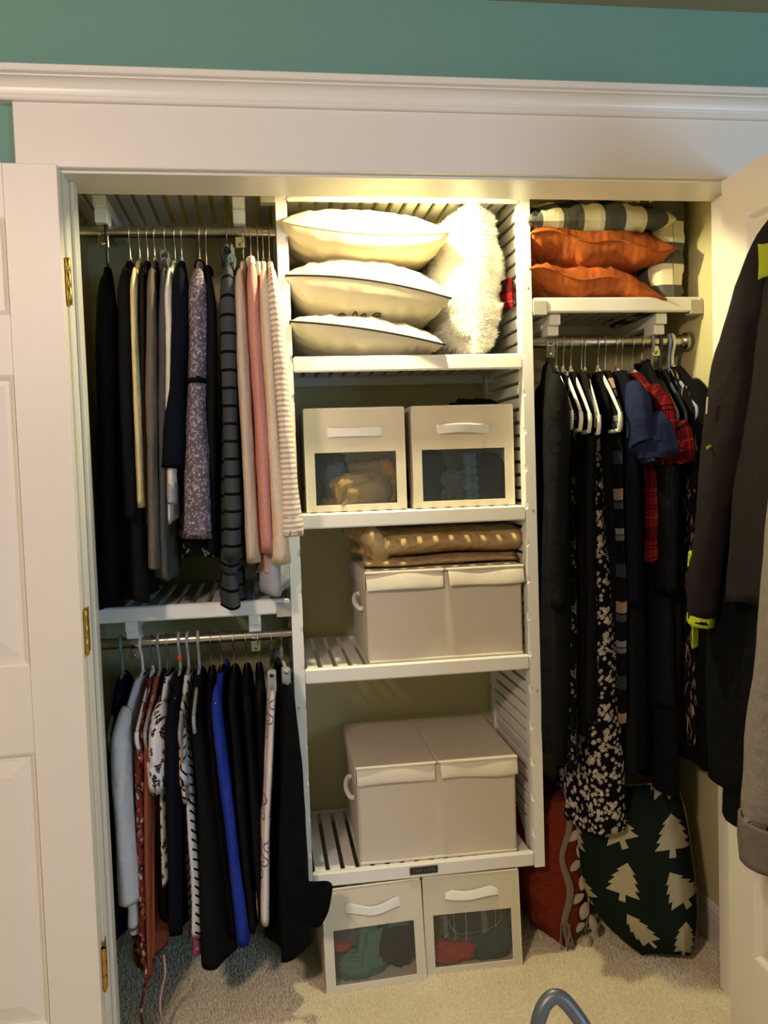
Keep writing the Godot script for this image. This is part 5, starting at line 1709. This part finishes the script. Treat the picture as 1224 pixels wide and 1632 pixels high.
func make_door_clothes():
	# garments on hooks of the opened right leaf; each hangs beside the door face at x = 1.468
	var hook_t = thing("over_door_hook", "white hook strip over the top of the open right door", "hook", Vector3(1.466, 2.0, 0.46))
	part("strip", box(Vector3(-0.004, -0.22, -0.16), Vector3(-0.001, -0.17, 0.26), 0.001), M.shelf, hook_t)
	for z in [-0.1, 0.02, 0.14]:
		part("hook", tube(curve([Vector3(-0.003, -0.19, z), Vector3(-0.03, -0.20, z), Vector3(-0.05, -0.185, z), Vector3(-0.055, -0.16, z)]), 0.0035, 8), M.shelf, hook_t)
	part("strap", box(Vector3(-0.003, -0.2, 0.04), Vector3(-0.0015, 0.032, 0.07)), M.shelf, hook_t)
	part("strap", box(Vector3(-0.003, 0.0305, 0.04), Vector3(0.045, 0.033, 0.07)), M.shelf, hook_t)
	# black coat nearest the door
	var L = {"len": 1.27, "hw": 0.30, "hb": 0.32, "th": 0.018, "bf": 1.2, "drop": 0.14, "lx": -0.012, "lz": 0.0, "wv": 0.012, "nw": 3.0, "sd": 131.0, "fl": 1.05}
	var t = thing("coat", "long black coat on the open door, longer than the jacket over it", "coat", Vector3(1.436, 1.84, 0.42))
	part("body", body_mesh(L), M.black, t)
	part("sleeve", sleeve_mesh([Vector3(0, -0.1, -0.22), Vector3(-0.010, -0.2, -0.27), Vector3(-0.018, -0.5, -0.31), Vector3(-0.020, -0.86, -0.325), Vector3(-0.022, -1.20, -0.315)], [Vector2(0.015, 0.03), Vector2(0.02, 0.06), Vector2(0.02, 0.07), Vector2(0.02, 0.075), Vector2(0.021, 0.08)], 133.0, 0.10), M.black, t)
	t = thing("top", "dark navy garment between the jacket and the grey sweater on the door", "top", Vector3(1.40, 1.82, 0.50))
	L = {"len": 1.20, "hw": 0.24, "hb": 0.235, "th": 0.024, "bf": 1.2, "drop": 0.14, "lx": -0.03, "wv": 0.012, "nw": 2.0, "sd": 137.0}
	part("body", body_mesh(L), M.deepnavy, t)
	# dark brown jacket with lime lining
	t = thing("jacket", "dark brown outdoor jacket with lime yellow trim on the open door", "jacket", Vector3(1.412, 1.93, 0.44))
	L = {"len": 0.84, "hw": 0.24, "hb": 0.22, "th": 0.030, "bf": 1.2, "drop": 0.13, "lx": -0.04, "wv": 0.010, "nw": 2.0, "sd": 139.0, "lz": -0.02}
	part("body", body_mesh(L), M.brownblk, t)
	var P = func(x, y, z): return Vector3(x - 1.412, y - 1.93, z - 0.44)
	part("sleeve", sleeve_mesh([P.call(1.415, 1.855, 0.33), P.call(1.41, 1.77, 0.27), P.call(1.395, 1.60, 0.205), P.call(1.38, 1.42, 0.165), P.call(1.37, 1.22, 0.12), P.call(1.365, 1.022, 0.085)], [Vector2(0.02, 0.03), Vector2(0.035, 0.055), Vector2(0.042, 0.068), Vector2(0.04, 0.062), Vector2(0.036, 0.055), Vector2(0.030, 0.040)], 141.0, 0.22, Vector3(1, 0, 0.2)), M.brownblk, t)
	part("cuff_lining", sleeve_mesh([P.call(1.365, 1.035, 0.088), P.call(1.365, 1.020, 0.086), P.call(1.365, 1.013, 0.085)], [Vector2(0.0295, 0.0395), Vector2(0.030, 0.040), Vector2(0.0285, 0.0385)], 141.0, 0.05, Vector3(1, 0, 0.2)), M.lime, t).set_meta("label", "lime yellow cuff lining")
	part("cuff_tab", box(Vector3(-0.011, -0.052, -0.002), Vector3(0.011, 0.004, 0.002), 0.0015), M.lime, t, P.call(1.345, 1.010, 0.095), Vector3(0.1, 0.5, 0.12)).set_meta("label", "lime yellow cuff tab")
	# pocket flap that sticks out at the side, with a lime lining below it
	var a = new_arr()
	var rows = []
	var uvs = []
	for j in 7:
		var row = []
		var uv = []
		for i in 7:
			var u = i / 6.0
			var v = j / 6.0
			row.append(P.call(1.385 - 0.035 * u * v, 1.36 - 0.135 * v * (0.6 + 0.4 * u), 0.125 - 0.062 * u * v + 0.01 * sin(v * 3)))
			uv.append(Vector2(u, v) * 0.1)
		rows.append(row)
		uvs.append(uv)
	add_sheet(a, rows, uvs)
	part("side_flap", arr_mesh(a), M.brownblk, t)
	part("lining_patch", box(Vector3(-0.010, -0.022, -0.012), Vector3(0.010, 0.022, 0.012), 0.003), M.lime, t, P.call(1.350, 1.160, 0.085), Vector3(0.5, 0.2, 0.3)).set_meta("label", "lime yellow lining")
	part("shoulder_panel", cushion(0.035, 0.07, 0.010, {"pinch": 0.1, "wr": 0.0}, 10), M.lime, t, P.call(1.368, 1.770, 0.345), Vector3(PI / 2, -0.9, 0.2)).set_meta("label", "lime yellow shoulder panel")
	part("zip_flash", box(Vector3(-0.011, -0.003, -0.002), Vector3(0.011, 0.003, 0.002), 0.001), M.lime, t, P.call(1.340, 1.415, 0.180), Vector3(0, 0.3, 0.35)).set_meta("label", "lime yellow flash")
	part("zip", tube([P.call(1.332, 1.52, 0.185), P.call(1.332, 1.485, 0.18)], 0.002, 6), M.offwhite, t)
	# grey sweater at the frame's edge
	t = thing("sweater", "grey knitted sweater with a ribbed cuff at the photo's right edge", "sweater", Vector3(1.40, 1.80, 0.60))
	L = {"len": 1.05, "hw": 0.22, "hb": 0.19, "th": 0.03, "bf": 1.1, "drop": 0.14, "lx": -0.02, "wv": 0.010, "sd": 145.0}
	part("body", body_mesh(L), M.greysw, t)
	var Q = func(x, y, z): return Vector3(x - 1.40, y - 1.80, z - 0.60)
	var sr = [Vector2(0.03, 0.05), Vector2(0.042, 0.062), Vector2(0.042, 0.062), Vector2(0.04, 0.060), Vector2(0.04, 0.058)]
	part("sleeve", sleeve_mesh([Q.call(1.39, 1.70, 0.46), Q.call(1.375, 1.45, 0.44), Q.call(1.362, 1.1, 0.415), Q.call(1.36, 0.85, 0.365), Q.call(1.358, 0.655, 0.335)], sr, 147.0, 0.10, Vector3(1, 0, 0)), M.greysw, t)
	part("cuff", sleeve_mesh([Q.call(1.358, 0.66, 0.335), Q.call(1.357, 0.61, 0.332), Q.call(1.356, 0.565, 0.330)], [Vector2(0.0435, 0.0625), Vector2(0.0425, 0.061), Vector2(0.037, 0.053)], 147.0, 0.04, Vector3(1, 0, 0)), M.greyrib, t).set_meta("label", "darker ribbed cuff")

func make_tube_frame():
	# bent handle of a small metal stool or frame standing in front of the closet
	var t = thing("tube_frame", "bent blue grey metal tube hoop standing on the carpet in front of the closet", "frame", Vector3(0.835, -0.004, 0.60))
	var hoop = curve([Vector3(-0.055, 0.0, 0.16), Vector3(-0.052, 0.25, 0.07), Vector3(-0.045, 0.44, 0.005), Vector3(-0.034, 0.498, -0.008), Vector3(-0.008, 0.520, -0.012), Vector3(0.018, 0.500, -0.002), Vector3(0.050, 0.44, 0.03), Vector3(0.13, 0.24, 0.15), Vector3(0.20, 0.0, 0.26)], 7)
	part("hoop", tube(hoop, 0.0125, 16), M.tube, t)
	part("cross_bar", tube([Vector3(-0.0525, 0.2, 0.088), Vector3(0.137, 0.2, 0.165)], 0.008, 12), M.tube, t)
	part("foot_cap", tube([Vector3(-0.0552, 0.0, 0.16), Vector3(-0.0545, 0.03, 0.15)], 0.0155, 14), M.rubber, t)
	part("foot_cap", tube([Vector3(0.2, 0.0, 0.26), Vector3(0.192, 0.03, 0.246)], 0.0155, 14), M.rubber, t)

func _ready():
	make_materials()
	make_camera_light()
	make_room()
	make_doors()
	make_shelving()
	make_storage()
	make_cushions()
	make_upper_clothes()
	make_lower_clothes()
	make_long_clothes()
	make_door_clothes()
	make_tube_frame()
	carpet_pile()
